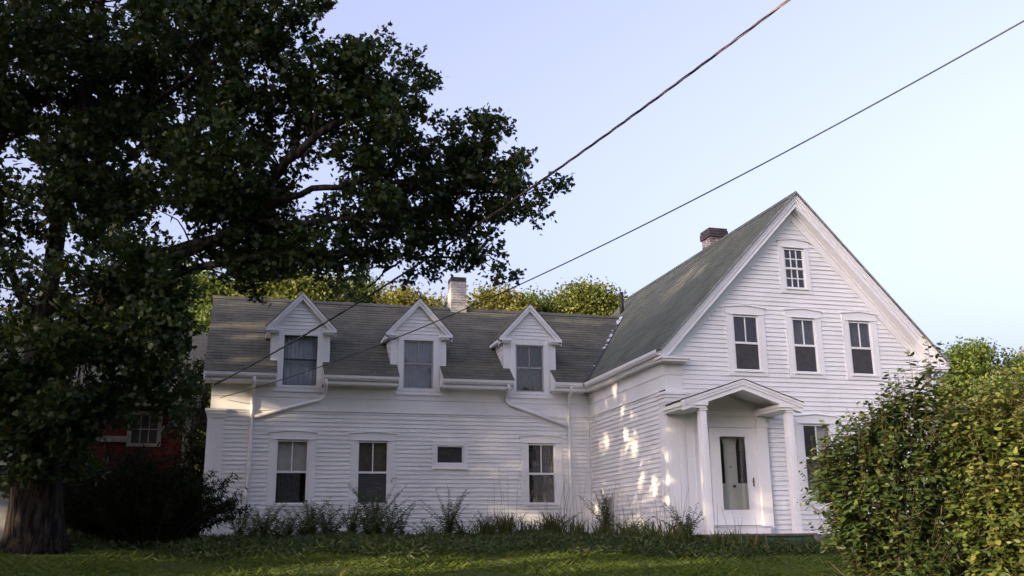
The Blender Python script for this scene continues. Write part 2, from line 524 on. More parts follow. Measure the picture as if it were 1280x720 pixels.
def shingles(name, o, u, v, nrm, length, width, m, parent, clip=None, seed=2, exposure=0.14):
    """lapped shingle courses on a slope; o = lower corner, u along the eave, v up the slope;
    clip(w) gives the ends along u at the distance w up the slope, as a list of runs"""
    rng = random.Random(seed)
    b = MB()
    o, u, v, nrm = Vector(o), Vector(u).normalized(), Vector(v).normalized(), Vector(nrm).normalized()
    rows = int(math.ceil(width / exposure))
    for i in range(rows):
        w0 = i * exposure
        w1 = min(w0 + exposure, width)
        if w1 - w0 < .005: continue
        runs0 = clip(w0 + .0) if clip else [(0, length)]
        runs1 = clip(w1) if clip else [(0, length)]
        for k, (a, c) in enumerate(runs0):
            a1, c1 = runs1[min(k, len(runs1) - 1)]
            if len(runs1) != len(runs0): a1, c1 = a, c
            if c - a < .01: continue
            nseg = max(1, int((c - a) / 0.9))
            lf = [.0045 + rng.uniform(-.003, .003) for _ in range(nseg + 1)]
            for q in range(nseg):
                f0, f1 = q / nseg, (q + 1) / nseg
                p = [a + (c - a) * f0, a + (c - a) * f1, a1 + (c1 - a1) * f1, a1 + (c1 - a1) * f0]
                A = o + u * p[0] + v * w0 + nrm * lf[q]
                B = o + u * p[1] + v * w0 + nrm * lf[q + 1]
                T = o + u * p[2] + v * w1
                S = o + u * p[3] + v * w1
                b.face([A, B, T, S], [(p[0], w0), (p[1], w0), (p[2], w1), (p[3], w1)])
                b.face([o + u * p[0] + v * w0 - nrm * .004, o + u * p[1] + v * w0 - nrm * .004, B, A], [(p[0], w0)] * 4)
    return b.build(name, m, parent)

# ---- windows: (name, x-left, x-right, sill, head, plane y, kind)
WINS = [
    ('w1', 0.762, 1.462, 0.873, 2.270, YW), ('w2', 2.553, 3.250, 0.873, 2.270, YW), ('w3', 6.547, 7.229, 0.873, 2.270, YW),
    ('g1', 9.694, 10.282, 3.370, 4.533, YG), ('g2', 11.075, 11.623, 3.370, 4.533, YG), ('g3', 12.433, 12.983, 3.370, 4.533, YG),
    ('r1', 11.114, 11.76, 0.925, 2.297, YG), ('r2', 12.60, 13.25, 0.925, 2.297, YG),
]
def casing_and_sash(parent, x0, x1, z0, z1, y, label, upper, lower, cas=0.165, peak=True, grid=(2, 1), sash_m='trim', name='window'):
    """a double hung window in a wall facing -Y; upper/lower = what hangs behind each half: list of (x-from, x-to, material) in 0..1"""
    f = MB()
    t = 0.034
    c = cas
    f.box(x0 - c, x0, y - t, y + .02, z0 - .02, z1 + .03)
    f.box(x1, x1 + c, y - t, y + .02, z0 - .02, z1 + .03)
    if peak:
        xm = (x0 + x1) / 2
        f.prism([(x0 - c - .012, y - t - .006, z1 + .031), (x1 + c + .012, y - t - .006, z1 + .031), (x1 + c + .012, y - t - .006, z1 + .155),
                 (xm, y - t - .006, z1 + .20), (x0 - c - .012, y - t - .006, z1 + .155)], (0, .05, 0))
        f.prism([(x0 - c - .03, y - t - .030, z1 + .157), (xm, y - t - .030, z1 + .203), (x1 + c + .03, y - t - .030, z1 + .157),
                 (x1 + c + .03, y - t - .030, z1 + .175), (xm, y - t - .030, z1 + .221), (x0 - c - .03, y - t - .030, z1 + .175)], (0, .075, 0))
        f.box(x0 - c * .55, x1 + c * .55, y - t - .02, y - .004, z1 + .012, z1 + .0305)
    else:
        f.box(x0 - c, x1 + c, y - t - .006, y + .02, z1 + .031, z1 + .13)
    f.box(x0 - c, x1 + c, y - t, y + .02, z0 - .11, z0 - .021)
    root = f.build(name, M['trim'], parent)
    if label: root['label'] = label
    s = MB()
    s.box(x0 - c * .25, x1 + c * .25, y - .065, y - .035, z0 - .032, z0 - .006)
    s.build('sill', M['trim'], root)
    zm = (z0 + z1) / 2
    sa = MB()
    w_ = .032
    ya, yb = y - .012, y + .018
    sa.box(x0, x0 + w_, ya, yb, z0, z1)
    sa.box(x1 - w_, x1, ya, yb, z0, z1)
    sa.box(x0 + w_, x1 - w_, ya, yb, z1 - w_, z1)
    sa.box(x0 + w_, x1 - w_, ya, yb, z0, z0 + w_)
    sa.box(x0 + w_, x1 - w_, ya - .004, yb, zm - .022, zm + .022)
    if grid[0] > 1:
        for k in range(1, grid[0]):
            xk = x0 + w_ + (x1 - x0 - 2 * w_) * k / grid[0]
            sa.box(xk - .011, xk + .011, y + .002, yb, zm + .022, z1 - w_)
            if grid[1] > 1: sa.box(xk - .011, xk + .011, y + .002, yb, z0 + w_, zm - .022)
    if grid[1] > 1:
        for za, zb in ((z0 + w_, zm - .022), (zm + .022, z1 - w_)):
            zk = (za + zb) / 2
            sa.box(x0 + w_, x1 - w_, y + .004, yb - .001, zk - .011, zk + .011)
    sa.build('sash', M[sash_m], root)
    for k, (za, zb) in enumerate(((zm + .0225, z1 - w_), (z0 + w_, zm - .0225))):
        p = MB()
        p.box(x0 + w_, x1 - w_, y + .024, y + .027, za, zb)
        p.build('pane', M['glass'], root)
    for part, za, zb in ((upper, zm, z1), (lower, z0, zm)):
        for xa, xb, mm in part:
            p = MB()
            X0, X1 = x0 + (x1 - x0) * xa, x0 + (x1 - x0) * xb
            if mm == 'screen':
                p.box(x0 + w_, x1 - w_, y + .004, y + .006, za + w_, zb - .0225)
                p.build('insect_screen', M[mm], root)
                continue
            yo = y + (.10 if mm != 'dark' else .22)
            if mm == 'curtain':            # folds
                k = 14
                for q in range(k):
                    a0, a1 = X0 + (X1 - X0) * q / k, X0 + (X1 - X0) * (q + 1) / k
                    d0, d1 = (.02 if q % 2 else 0), (0 if q % 2 else .02)
                    p.face([(a0, yo + d0, za), (a1, yo + d1, za), (a1, yo + d1, zb), (a0, yo + d0, zb)])
            else:
                p.box(X0, X1, yo, yo + .004, za, zb)
            p.build({'dark': 'painted_room_shade', 'curtain': 'curtain', 'bluesheer': 'curtain'}.get(mm, 'roller_blind'), M[mm], root)  # the dark sheets paint the shade of the room behind the glass
    return root

# ---- walls
wing_holes = [(x0 - WX0 - .01, x1 - WX0 + .01, z0 - .01, z1 + .01) for n_, x0, x1, z0, z1, y in WINS if y == YW]
wing_holes.append((4.35 - WX0, 5.0 - WX0, 1.77, 2.20))
clapboard('wing_wall', (WX0, YW, 0), (1, 0, 0), (0, -1, 0), 0.10, ZF, lambda z: (0.30, XM - WX0 - .09), wing_holes, house, M['white'], 1)
clapboard('side_wall', (XM, YW, 0), (0, -1, 0), (-1, 0, 0), 0.10, ZF, lambda z: (.09, YW - YG - .33), [], house, M['white'], 2)
SL = 1.069
ZRK = 6.70                                    # apex of the boards under the raking frieze
def gable_span(z):
    a, c = .30, XR - XM - .30
    if z > 3.15:
        hw = (ZRK - z) / SL
        a = max((XC - XM) - hw, .34 if z < 3.52 else .05)
        c = min((XC - XM) + hw, XR - XM - .05 if z >= 3.52 else XR - XM - .34)
    return a, c
gh = [(x0 - XM - .01, x1 - XM + .01, z0 - .01, z1 + .01) for n_, x0, x1, z0, z1, y in WINS if y == YG]
gh.append((11.015 - XM, 11.505 - XM, 5.18, 6.08))
gh.append((8.74 - XM, 10.22 - XM, 0, 2.52))
clapboard('gable_wall', (XM, YG, 0), (1, 0, 0), (0, -1, 0), 0.10, ZRK, gable_span, gh, house, M['white'], 3)
# hidden sides, so that the rooms are closed
b = MB()
for p in ([(WX0, YW, 0), (WX0, YWB, 0), (WX0, YWB, 4.0), (WX0, 25.16, 6.02), (WX0, YW, 4.0)], [(WX0, YWB, 0), (XM, YWB, 0), (XM, YWB, 4.0), (WX0, YWB, 4.0)],
          [(XR, YG + .01, 0), (XR, YGB, 0), (XR, YGB, 3.9), (XR, YG + .01, 3.9)], [(XM, YGB, 0), (XR, YGB, 0), (XR, YGB, 3.9), (XC, YGB, 7.2), (XM, YGB, 3.9)],
          [(XM + .02, YWB, 0), (XM + .02, YGB, 0), (XM + .02, YGB, 3.9), (XM + .02, YWB, 3.9)]):
    b.face(p)
b.build('rear_wall', M['white'], house)
b = MB()
b.face([(WX0, YW + .4, .2), (XM, YW + .4, .2), (XM, YWB, .2), (WX0, YWB, .2)])
b.face([(XM, YG + .4, .2), (XR, YG + .4, .2), (XR, YGB, .2), (XM, YGB, .2)])
b.face([(XM, YG + .1, 3.0), (XR, YG + .1, 3.0), (XR, YGB, 3.0), (XM, YGB, 3.0)])
b.face([(WX0, YW + .5, 2.8), (XM, YW + .5, 2.8), (XM, YWB, 2.8), (WX0, YWB, 2.8)])
b.build('interior_floor', M['dark'], house)
b = MB()
b.box(WX0 + .02, XM - .02, YW + .012, YW + .3, -.15, .10)
b.box(XM + .012, XM + .3, YG + .02, YW + .01, -.15, .10)
b.box(XM + .31, XR - .02, YG + .012, YG + .3, -.15, .10)
b.build('foundation', M['stone'], house)

# ---- friezes, corner boards, pilasters
b = MB()
b.box(WX0, XM - .002, YW - .026, YW + .01, ZF, ZJ - .002)
b.box(WX0, XM - .002, YW - .040, YW + .01, ZJ, ZT)
b.box(WX0 - .0, XM - .01, YW - .040, YW - .0, ZF - .022, ZF - .001)
b.build('wing_frieze', M['trim'], house)
b = MB()
b.box(XM - .026, XM + .01, YG - .0, YW - .027, ZF, ZJ - .002)
b.box(XM - .040, XM + .01, YG - .0, YW - .041, ZJ, ZT)
b.box(XM - .040, XM, YG + .36, YW - .041, ZF - .022, ZF - .001)
b.box(XM - .0255, XM + .34, YG - .028, YG - .001, 2.885, ZJ - .002)
b.box(XM - .0395, XM + .34, YG - .040, YG - .001, ZJ, ZT)
b.build('main_frieze', M['trim'], house)
b = MB()
b.box(XM - .10, XM - .027, YW - .022, YW + .01, 0, ZF - .022)
b.box(XM - .022, XM + .01, YW - .10, YW - .023, 0, ZF - .022)
b.build('corner_board', M['trim'], house)
def pilaster(x0, x1, y, ys, side, zb, zc):
    """corner pilaster: front board x0..x1, side return of depth ys, stepped cap"""
    b = MB()
    t = .045
    b.box(x0, x1, y - t, y + .005, zb, zc - .20)
    if side:
        b.box(x0 - t, x0 - .001, y - t, y + ys, zb, zc - .20)
    xm = (x0 + x1) / 2
    b.box(xm + .03, x1 - .045, y - t - .012, y - t - .001, zb + .25, zc - .27)     # raised panel
    b.box(x0 + .0, xm + .0, y - t - .010, y - t - .001, zb + .02, zc - .22)
    for k, (d, za, zb_) in enumerate(((.015, zc - .20, zc - .12), (.035, zc - .12, zc - .055), (.06, zc - .055, zc))):
        b.box((x0 - t - d) if side else x0 - d, x1 + d, y - t - d, y + (ys + d if side else .005), za + .001, zb_)
    return b.build('corner_pilaster', M['trim'], house)
pilaster(XM, XM + .34, YG, .34, True, 0, 2.88)
pilaster(XR - .34, XR, YG, .0, False, 0, 2.88)
pilaster(WX0, WX0 + .31, YW, .25, True, 0.0, 2.93)
b = MB()
b.box(XR - .34, XR, YG - .028, YG - .001, 2.885, ZT)
b.build('frieze_block', M['trim'], house)

# ---- gable rakes
ZP = 7.27; YO = 17.73
def rake(b, zoff_top, thick, y0, y1, x_end):
    """a chevron band below the roof edge; zoff_top below the apex, vertical thickness thick"""
    for s in (-1, 1):
        xe = XC + s * x_end
        za, zb = ZP - zoff_top, ZP - zoff_top - SL * x_end
        pts = [(XC, y0, za), (xe, y0, zb), (xe, y0, zb - thick), (XC, y0, za - thick)]
        if s > 0: pts = pts[::-1]
        b.prism(pts, (0, y1 - y0, 0))
b = MB()
rake(b, .035, .095, YO - .03, YG - .05, XC - 7.94)
rake(b, .131, .075, YO - .012, YG - .05, XC - 7.96)
rake(b, .207, .115, YO + .012, YG - .05, XC - 8.0)
b.build('rake_board', M['trim'], house)
b = MB()
rake(b, .32, .25, YG - .034, YG + .005, 3.05)
rake(b, .32, .06, YG - .065, YG - .035, 3.05)
b.build('rake_frieze', M['trim'], house)
for x0, x1 in ((XM - .235, XM + .40), (XR - .40, XR + .235)):
    b = MB()
    b.box(x0, x1, YG - .35, YG + .0, ZT + .001, ZT + .05)
    b.box(x0 + .03, x1 - .03, YG - .32, YG + .0, ZT - .045, ZT)
    b.prism([(x0, YG - .352, ZT + .051), (x1, YG - .352, ZT + .051), (x1, YG - .02, ZT + .11), (x0, YG - .02, ZT + .11)], (0, 0, .006))
    b.build('cornice_return', M['trim'], house)
# main eaves
b = MB()
b.box(XM - .19, XM - .02, YO + .03, 22.3, ZT - .01, ZT + .02)
b.box(XM - .20, XM - .17, YO + .03, 22.3, ZT + .021, 3.66)
b.build('main_eave', M['trim'], house)
b = MB()
b.box(XR + .02, XR + .19, YO + .03, YGB, ZT - .01, ZT + .02)
b.box(XR + .17, XR + .20, YO + .03, YGB, ZT + .021, 3.66)
b.build('main_eave', M['trim'], house)
def gutter(pts, name='gutter'):
    b = MB()
    (xa, ya), (xb, yb), (ox, oy), z = pts
    # open K-profile: back, bottom, sloping front, lip
    prof = [(0, .11), (0, 0), (.06, 0), (.095, .05), (.10, .11), (.088, .11), (.082, .055), (.055, .012), (.012, .012), (.012, .11)]
    A = [(xa + ox * p, ya + oy * p, z + q) for p, q in prof]
    b.prism(A, (xb - xa, yb - ya, 0))
    return b.build(name, M['trim'], house)
gutter(((XM - .201, YO + .03), (XM - .201, 22.02), (-1, 0), 3.575))
gutter(((XR + .201, YO + .03), (XR + .201, YGB), (1, 0), 3.575))

# ---- roofs
nrmL = Vector((-SL, 0, 1)).normalized()
vL = Vector((1, 0, SL)).normalized()
wL = (XC - 7.90) * math.sqrt(1 + SL * SL)
ze = ZP - SL * (XC - 7.90)
shingles('main_roof', (7.90, YO - .045, ze), (0, 1, 0), vL, nrmL, 27.45 - YO + .045, wL, M['shingle_main'], house, seed=5)
shingles('main_roof', (XC * 2 - 7.90, YO - .045, ze), (0, 1, 0), (-1, 0, SL), (SL, 0, 1), 27.45 - YO + .045, wL, M['shingle_main'], house, seed=6)
b = MB()
for s in (-1, 1):
    xe = XC + s * (XC - 7.91)
    b.prism([(XC, YO - .075, ZP + .006), (xe, YO - .075, ZP + .006 - SL * (XC - 7.91)), (xe, YO - .075, ZP - .033 - SL * (XC - 7.91)), (XC, YO - .075, ZP - .033)], (0, .028, 0))
    b.prism([(XC, YO - .008, ZP - .012), (xe, YO - .008, ZP - .012 - SL * (XC - 7.91)), (xe, YO - .008, ZP - .033 - SL * (XC - 7.91)), (XC, YO - .008, ZP - .033)], (0, 27.44 - YO, 0))
b.build('roof_deck', M['greyboard'], house)
b = MB()
b.prism([(XC - .14, YO - .05, ZP - .13), (XC, YO - .05, ZP + .022), (XC + .14, YO - .05, ZP - .13), (XC, YO - .05, ZP + .010)], (0, 27.46 - YO + .05, 0))
b.build('ridge_cap', M['shingle_main'], house)
WS = .777
WE, WEZ = 22.07, 3.70                       # wing eave line
WR, WRZ = 25.165, 3.70 + .777 * (25.165 - 22.07)
DORM = (1.193, 3.915, 6.635)
vW = Vector((0, 1, WS)).normalized()
lenW = math.sqrt(1 + WS * WS)
def wing_clip(w_):
    y = WE + w_ / lenW
    z = WEZ + WS * (y - WE)
    x1 = 7.93 + (z - 3.70) / SL + .06        # the valley
    runs = [-.87]
    for d in DORM:
        if y < YW + .02: hw = .505
        elif y < 23.40: hw = .66
        else: hw = 0
        runs += ([d - hw, d + hw] if hw else [d, d])
    runs.append(x1)
    return [(runs[i] + .87, runs[i + 1] + .87) for i in range(0, len(runs), 2)]
shingles('wing_roof', (-.87, WE, WEZ), (1, 0, 0), vW, (0, -WS, 1), 0, (WR - WE) * lenW, M['shingle'], house, clip=wing_clip, seed=7)
b = MB()
b.face([(-.87, WR, WRZ), (10.4, WR, WRZ), (10.4, 28.26, WEZ), (-.87, 28.26, WEZ)])
b.build('wing_roof', M['shingle'], house)
b = MB()
b.prism([(-.88, WR - .13, WRZ - .08), (-.88, WR, WRZ + .025), (-.88, WR + .13, WRZ - .08), (-.88, WR, WRZ + .012)], (11.0, 0, 0))
b.build('ridge_cap', M['shingle'], house)
b = MB()
b.prism([(-.86, WE, WEZ - .02), (-.86, WR, WRZ - .02), (-.86, 28.26, WEZ - .02), (-.86, 28.26, WEZ - .17), (-.86, WR, WRZ - .17), (-.86, WE, WEZ - .17)], (.03, 0, 0))
b.prism([(-.83, WE + .1, WEZ - .02), (-.83, WR, WRZ - .03), (-.83, WR, WRZ - .05), (-.83, WE + .1, WEZ - .04)], (.14, 0, 0))
b.build('rake_board', M['trim'], house)
segs = [(-.86, .683), (1.704, 3.405), (4.425, 6.125), (7.145, 8.0)]
for x0, x1 in segs:
    b = MB()
    xe_ = x1 if x1 < 8 else XM - .2
    b.box(x0, xe_, 22.19, YW - .041, ZT - .01, ZT + .02)
    b.box(x0, xe_, 22.18, 22.21, ZT + .021, 3.64)
    b.box(x0, xe_, 22.165, 22.179, ZT + .0, ZT + .06)
    for xe in (x0, xe_ - .014):
        b.prism([(xe, 22.14, 3.52), (xe, YW - .02, 3.46), (xe, YW - .02, 4.045), (xe, 22.10, 3.70)], (.014, 0, 0))
    b.build('wing_eave', M['trim'], house)
for x0, x1 in segs:
    gutter(((x0 + .01, 22.179), ((x1 - .01) if x1 < 8 else XM - .302, 22.179), (0, -1), 3.585))
# valley flashing
b = MB()
va, vb = Vector((7.93, 22.1, 3.72)), Vector((10.16, 25.17, 6.115))
dv = vb - va
n_ = 26
rv = random.Random(8)
for i in range(n_):
    f0, f1 = i / n_, (i + 1) / n_
    wd = .035 + rv.random() * .02
    p0, p1 = va + dv * f0, va + dv * f1
    b.face([p0 + Vector((-wd * 1.6, 0, .028)), p0 + Vector((wd * .8, 0, .055)), p1 + Vector((wd * .8, 0, .055)), p1 + Vector((-wd * 1.6, 0, .028))])
b.build('valley_flashing', M['lead'], house)

# ---- wing windows
casing_and_sash(house, *WINS[0][1:5], YW, 'window with an off-white blind above and a curtain below', [(0, 1, 'blind')], [(0, .78, 'curtain'), (0, 1, 'dark')])
casing_and_sash(house, *WINS[1][1:5], YW, 'window with a brown blind above a dark lower sash', [(0, 1, 'tan')], [(0, 1, 'screen'), (0, 1, 'dark')])
casing_and_sash(house, *WINS[2][1:5], YW, 'dark window with a grey curtain along its right side', [(.52, 1, 'curtain'), (0, 1, 'dark')], [(.62, .9, 'curtain'), (0, 1, 'dark')])
casing_and_sash(house, *WINS[3][1:5], YG, None, [(0, 1, 'dark')], [(0, 1, 'screen'), (0, 1, 'dark')], cas=.15)
casing_and_sash(house, *WINS[4][1:5], YG, None, [(0, 1, 'curtain')], [(0, 1, 'screen'), (0, 1, 'dark')], cas=.15)
casing_and_sash(house, *WINS[5][1:5], YG, None, [(0, 1, 'curtain')], [(0, 1, 'screen'), (0, 1, 'dark')], cas=.15)
casing_and_sash(house, *WINS[6][1:5], YG, None, [(.6, 1, 'blind'), (0, 1, 'dark')], [(0, 1, 'screen'), (0, 1, 'dark')], cas=.16)
casing_and_sash(house, *WINS[7][1:5], YG, None, [(0, 1, 'dark')], [(0, 1, 'screen'), (0, 1, 'dark')], cas=.16)
casing_and_sash(house, 11.015, 11.505, 5.187, 6.075, YG, 'small attic window of twelve panes', [(0, 1, 'dark')], [(0, 1, 'dark')], cas=.12, grid=(3, 2))
# small fixed window
f = MB()
x0, x1, z0, z1 = 4.358, 4.998, 1.778, 2.197
for a in ((x0 - .10, x0 - .001, z0 - .10, z1 + .10), (x1 + .001, x1 + .10, z0 - .10, z1 + .10), (x0, x1, z1, z1 + .10), (x0, x1, z0 - .10, z0)):
    f.box(a[0], a[1], YW - .034, YW + .02, a[2], a[3])
sw = f.build('window', M['trim'], house)
sw['label'] = 'small single pane window set high in the wing wall'
f = MB()
f.box(x0 - .11, x1 + .11, YW - .06, YW - .0, z0 - .125, z0 - .101)
f.build('sill', M['trim'], sw)
f = MB()
f.box(x0 + .001, x0 + .03, YW - .012, YW + .018, z0 + .001, z1 - .001); f.box(x1 - .03, x1 - .001, YW - .012, YW + .018, z0 + .001, z1 - .001)
f.box(x0 + .031, x1 - .031, YW - .012, YW + .018, z0 + .001, z0 + .03); f.box(x0 + .031, x1 - .031, YW - .012, YW + .018, z1 - .03, z1 - .001)
f.build('sash', M['trim'], sw)
f = MB(); f.box(x0 + .03, x1 - .03, YW + .01, YW + .012, z0 + .03, z1 - .03); f.build('pane', M['glass'], sw)
f = MB(); f.box(x0, x1, YW + .05, YW + .054, z0, z1); f.build('curtain', M['curtain'], sw)

# ---- dormers
def dormer(xc, kind, label):
    hw, zs, ze_, zp = .66, WEZ + WS * (YW - WE), 4.80, 5.655
    gx0, gx1 = (xc - .365, xc + .375) if kind == 0 else (xc - .352, xc + .345)
    gz0, gz1 = 3.50, 4.64
    b = MB()
    f = YW - .01
    # front board with the window opening, its lower part running down over the frieze
    b.box(xc - hw, gx0 - .002, f - .02, f + .03, zs - .04, ze_)
    b.box(gx1 + .002, xc + hw, f - .02, f + .03, zs - .04, ze_)
    b.box(gx0 - .002, gx1 + .002, f - .02, f + .03, gz1 + .002, ze_)
    b.box(xc - .505, gx0 - .002, f - .022, f + .03, 3.40, zs - .041)
    b.box(gx1 + .002, xc + .505, f - .022, f + .03, 3.40, zs - .041)
    b.box(gx0 - .002, gx1 + .002, f - .022, f + .03, 3.40, gz0 - .002)
    b.box(xc - .545, xc + .545, f - .06, f - .0225, 3.345, 3.395)
    body = b.build('dormer', M['trim'], house)
    body['label'] = label
    # inner casing
    c = MB()
    c.box(gx0 - .13, gx0 - .004, f - .045, f - .023, gz0 - .06, gz1 + .11)
    c.box(gx1 + .004, gx1 + .13, f - .045, f - .023, gz0 - .06, gz1 + .11)
    c.box(gx0 - .003, gx1 + .003, f - .045, f - .023, gz1 + .004, gz1 + .11)
    c.box(gx0 - .003, gx1 + .003, f - .045, f - .023, gz0 - .06, gz0 - .004)
    c.build('window_frame', M['trim'], body)
    # cheeks
    for s in (-1, 1):
        x = xc + s * (hw - .003)
        yb = YW + (ze_ - zs) / WS
        rows = int((ze_ - zs) / EXP)
        k = MB()
        for i in range(rows + 1):
            za = zs + i * EXP; zb = min(za + EXP, ze_)
            if zb <= za: continue
            ya, y2 = YW + (za - zs) / WS + .12, YW + (zb - zs) / WS + .12
            lip = s * .012
            k.face([(x + lip, f + .03, za), (x + lip, ya, za), (x, y2, zb), (x, f + .03, zb)])
            k.face([(x - s * .004, f + .03, za), (x - s * .004, ya, za), (x + lip, ya, za), (x + lip, f + .03, za)])
        k.build('cheek', M['white'], body)
    # roof
    sl = (zp - .0 - 4.80) / .79
    yback = lambda z: YW + (z - zs) / WS + .12
    for s in (-1, 1):
        ex = xc + s * .79
        k = MB()
        n_r = 8
        for i in range(n_r):
            a0, a1 = i / n_r, (i + 1) / n_r
            X0, X1 = ex + (xc - ex) * a0, ex + (xc - ex) * a1
            Z0, Z1 = 4.80 + (zp - 4.80) * a0, 4.80 + (zp - 4.80) * a1
            y0 = f - .165
            k.face([(X0, y0, Z0 + .012), (X0, yback(Z0), Z0 + .012), (X1, yback(Z1), Z1), (X1, y0, Z1)], [(0, a0), (2, a0), (2, a1), (0, a1)])
            k.face([(X0, y0, Z0 - .01), (X0, yback(Z0), Z0 - .01), (X0, yback(Z0), Z0 + .012), (X0, y0, Z0 + .012)])
        k.build('dormer_roof', M['shingle'], body)
        r = MB()
        for zo, th, y0, dx in ((.012, .085, f - .15, .79), (.098, .085, f - .125, .785)):
            pts = [(xc, y0, zp - zo), (xc + s * dx, y0, zp - zo - sl * dx), (xc + s * dx, y0, zp - zo - th - sl * dx), (xc, y0, zp - zo - th)]
            if s > 0: pts = pts[::-1]
            r.prism(pts, (0, f - .022 - y0, 0))
        # boxed eave running back along the cheek
        r.box(min(xc + s * .665, xc + s * .775), max(xc + s * .665, xc + s * .775), f - .0, YW + .98, 4.70, 4.785)
        r.build('rake_board', M['trim'], body)
        r = MB()
        xa, xb = sorted((xc + s * .50, xc + s * .79))
        r.box(xa, xb, f - .155, f - .021, 4.715, 4.77)
        r.box(xa + .02, xb - .02, f - .125, f - .021, 4.675, 4.714)
        r.build('cornice_return', M['trim'], body)
    # tympanum
    t = MB()
    for i in range(9):
        za = 4.79 + i * .088
        zb = za + .088
        h0, h1 = max(.0, (zp - .17 - za) / sl), max(0, (zp - .17 - zb) / sl)
        if h0 < .02: break
        t.face([(xc - h0, f - .035, za), (xc + h0, f - .035, za), (xc + h1, f - .02, zb), (xc - h1, f - .02, zb)])
        t.face([(xc - h0, f - .02, za), (xc + h0, f - .02, za), (xc + h0, f - .035, za), (xc - h0, f - .035, za)])
    t.face([(xc - .72, f - .015, 4.78), (xc + .72, f - .015, 4.78), (xc, f - .015, zp - .1)])
    t.build('tympanum', M['white'], body)
    # sash, panes and curtains
    w_ = .035 if kind else .02
    zm = (gz0 + gz1) / 2 + .02
    s_ = MB()
    y = YW
    s_.box(gx0, gx0 + w_, y - .012, y + .018, gz0, gz1); s_.box(gx1 - w_, gx1, y - .012, y + .018, gz0, gz1)
    s_.box(gx0 + w_, gx1 - w_, y - .012, y + .018, gz1 - w_, gz1); s_.box(gx0 + w_, gx1 - w_, y - .012, y + .018, gz0, gz0 + w_)
    s_.box(gx0 + w_, gx1 - w_, y - .015, y + .018, zm - .018, zm + .018)
    if kind: s_.box((gx0 + gx1) / 2 - .011, (gx0 + gx1) / 2 + .011, y + .0, y + .017, zm + .018, gz1 - w_)
    s_.build('sash', M['sash_grey'] if kind else M['screen'], body)
    for za, zb in ((zm + .019, gz1 - w_), (gz0 + w_, zm - .019)):
        p = MB(); p.box(gx0 + w_, gx1 - w_, y + .020, y + .023, za, zb); p.build('pane', M['glass'], body)
    for za, zb, mm in ((zm, gz1, ('paleblue', 'bluesheer', 'dark')[kind]), (gz0, zm, ('paleblue', 'bluesheer', 'curtain')[kind])):
        p = MB()
        k = 16
        for q in range(k):
            a0, a1 = gx0 + (gx1 - gx0) * q / k, gx0 + (gx1 - gx0) * (q + 1) / k
            d0, d1 = (.02 if q % 2 else 0), (0 if q % 2 else .02)
            p.face([(a0, y + .09 + d0, za), (a1, y + .09 + d1, za), (a1, y + .09 + d1, zb), (a0, y + .09 + d0, zb)])
        p.build('curtain' if mm != 'dark' else 'painted_room_shade', M[mm], body)
dormer(DORM[0], 0, 'dormer with a plain two-sash window in a thin dark frame')
dormer(DORM[1], 1, 'middle dormer with bluish curtained panes')
dormer(DORM[2], 2, 'dormer with a dark upper sash over a grey curtain')

# ---- chimneys and vent
def chimney(x0, x1, y0, y1, z0, z1, body, cap, label, corbel):
    b = MB()
    b.box(x0, x1, y0, y1, z0, z1 - corbel)
    c = b.build('chimney', body, house)
    c['label'] = label
    k = MB()
    if corbel > .2:
        k.box(x0 - .035, x1 + .035, y0 - .035, y1 + .035, z1 - corbel + .001, z1 - .07)
        k.box(x0 - .02, x1 + .02, y0 - .02, y1 + .02, z1 - .069, z1)
    else:
        k.box(x0 + .004, x1 - .004, y0 + .004, y1 - .004, z1 - corbel + .001, z1)
    k.build('chimney_cap', cap, c)
    k = MB()
    k.box(x0 + .12, x1 - .12, y0 + .12, y1 - .12, z1 - .05, z1 + .012)
    k.build('flue', M['black'], c)
chimney(11.36, 11.83, 21.95, 22.42, 6.6, 7.82, M['redbrick'], M['darkbrick'], 'dark brick chimney patched with white on the main ridge', .24)
chimney(5.20, 5.62, 24.98, 25.43, 5.6, 6.94, M['whitebrick'], M['darkbrick'], 'whitewashed brick chimney with a sooty top on the wing ridge', .13)
b = MB()
b.tube([(10.48, 26, 6.2), (10.49, 26, 7.06)], .055, 10)
b.build('vent_pipe', M['black'], house, True)

# ---- downspouts
def spout(pts, label=None):
    b = MB()
    b.tube(pts, .038, 8)
    o = b.build('downspout', M['trim'], house, True)
    k = MB()
    for p in pts[2:-1]:
        k.box(p[0] - .05, p[0] + .05, YW - .03, YW - .022, p[2] - .05, p[2] - .02)
    if len(pts) > 3: k.build('bracket', M['trim'], o)
yy = YW - .062
spout([(.205, 22.13, 3.60), (.205, 22.14, 3.50), (.203, 22.30, 3.40), (.202, yy, 3.30), (.20, yy, 3.0), (.195, yy, 1.6), (.19, yy, .15)])
spout([(1.765, 22.13, 3.60), (1.765, 22.16, 3.48), (1.77, 22.32, 3.40), (1.765, yy, 3.32), (1.755, yy, 3.24), (1.70, yy, 3.18), (1.0, yy, 2.98), (.26, yy, 2.76)])
spout([(5.99, 22.13, 3.60), (5.99, 22.15, 3.50), (6.02, 22.30, 3.42), (6.0, yy, 3.34), (6.03, yy, 3.24), (6.12, yy, 3.17), (6.9, yy, 2.92), (7.57, yy, 2.68)])
spout([(7.545, 22.13, 3.60), (7.55, 22.15, 3.50), (7.56, 22.32, 3.42), (7.575, yy, 3.30), (7.585, yy, 2.6), (7.60, yy, .7), (7.605, yy, .12)])
b = MB()
b.tube([(3.33, YW - .01, 1.36), (3.33, YW - .06, 1.37), (3.34, YW - .08, 1.43), (3.44, YW - .10, 1.46)], .008, 6)
b.tube([(3.30, YW - .02, 1.36), (3.37, YW - .02, 1.36)], .012, 6)
b.build('wall_hook', M['black'], house)

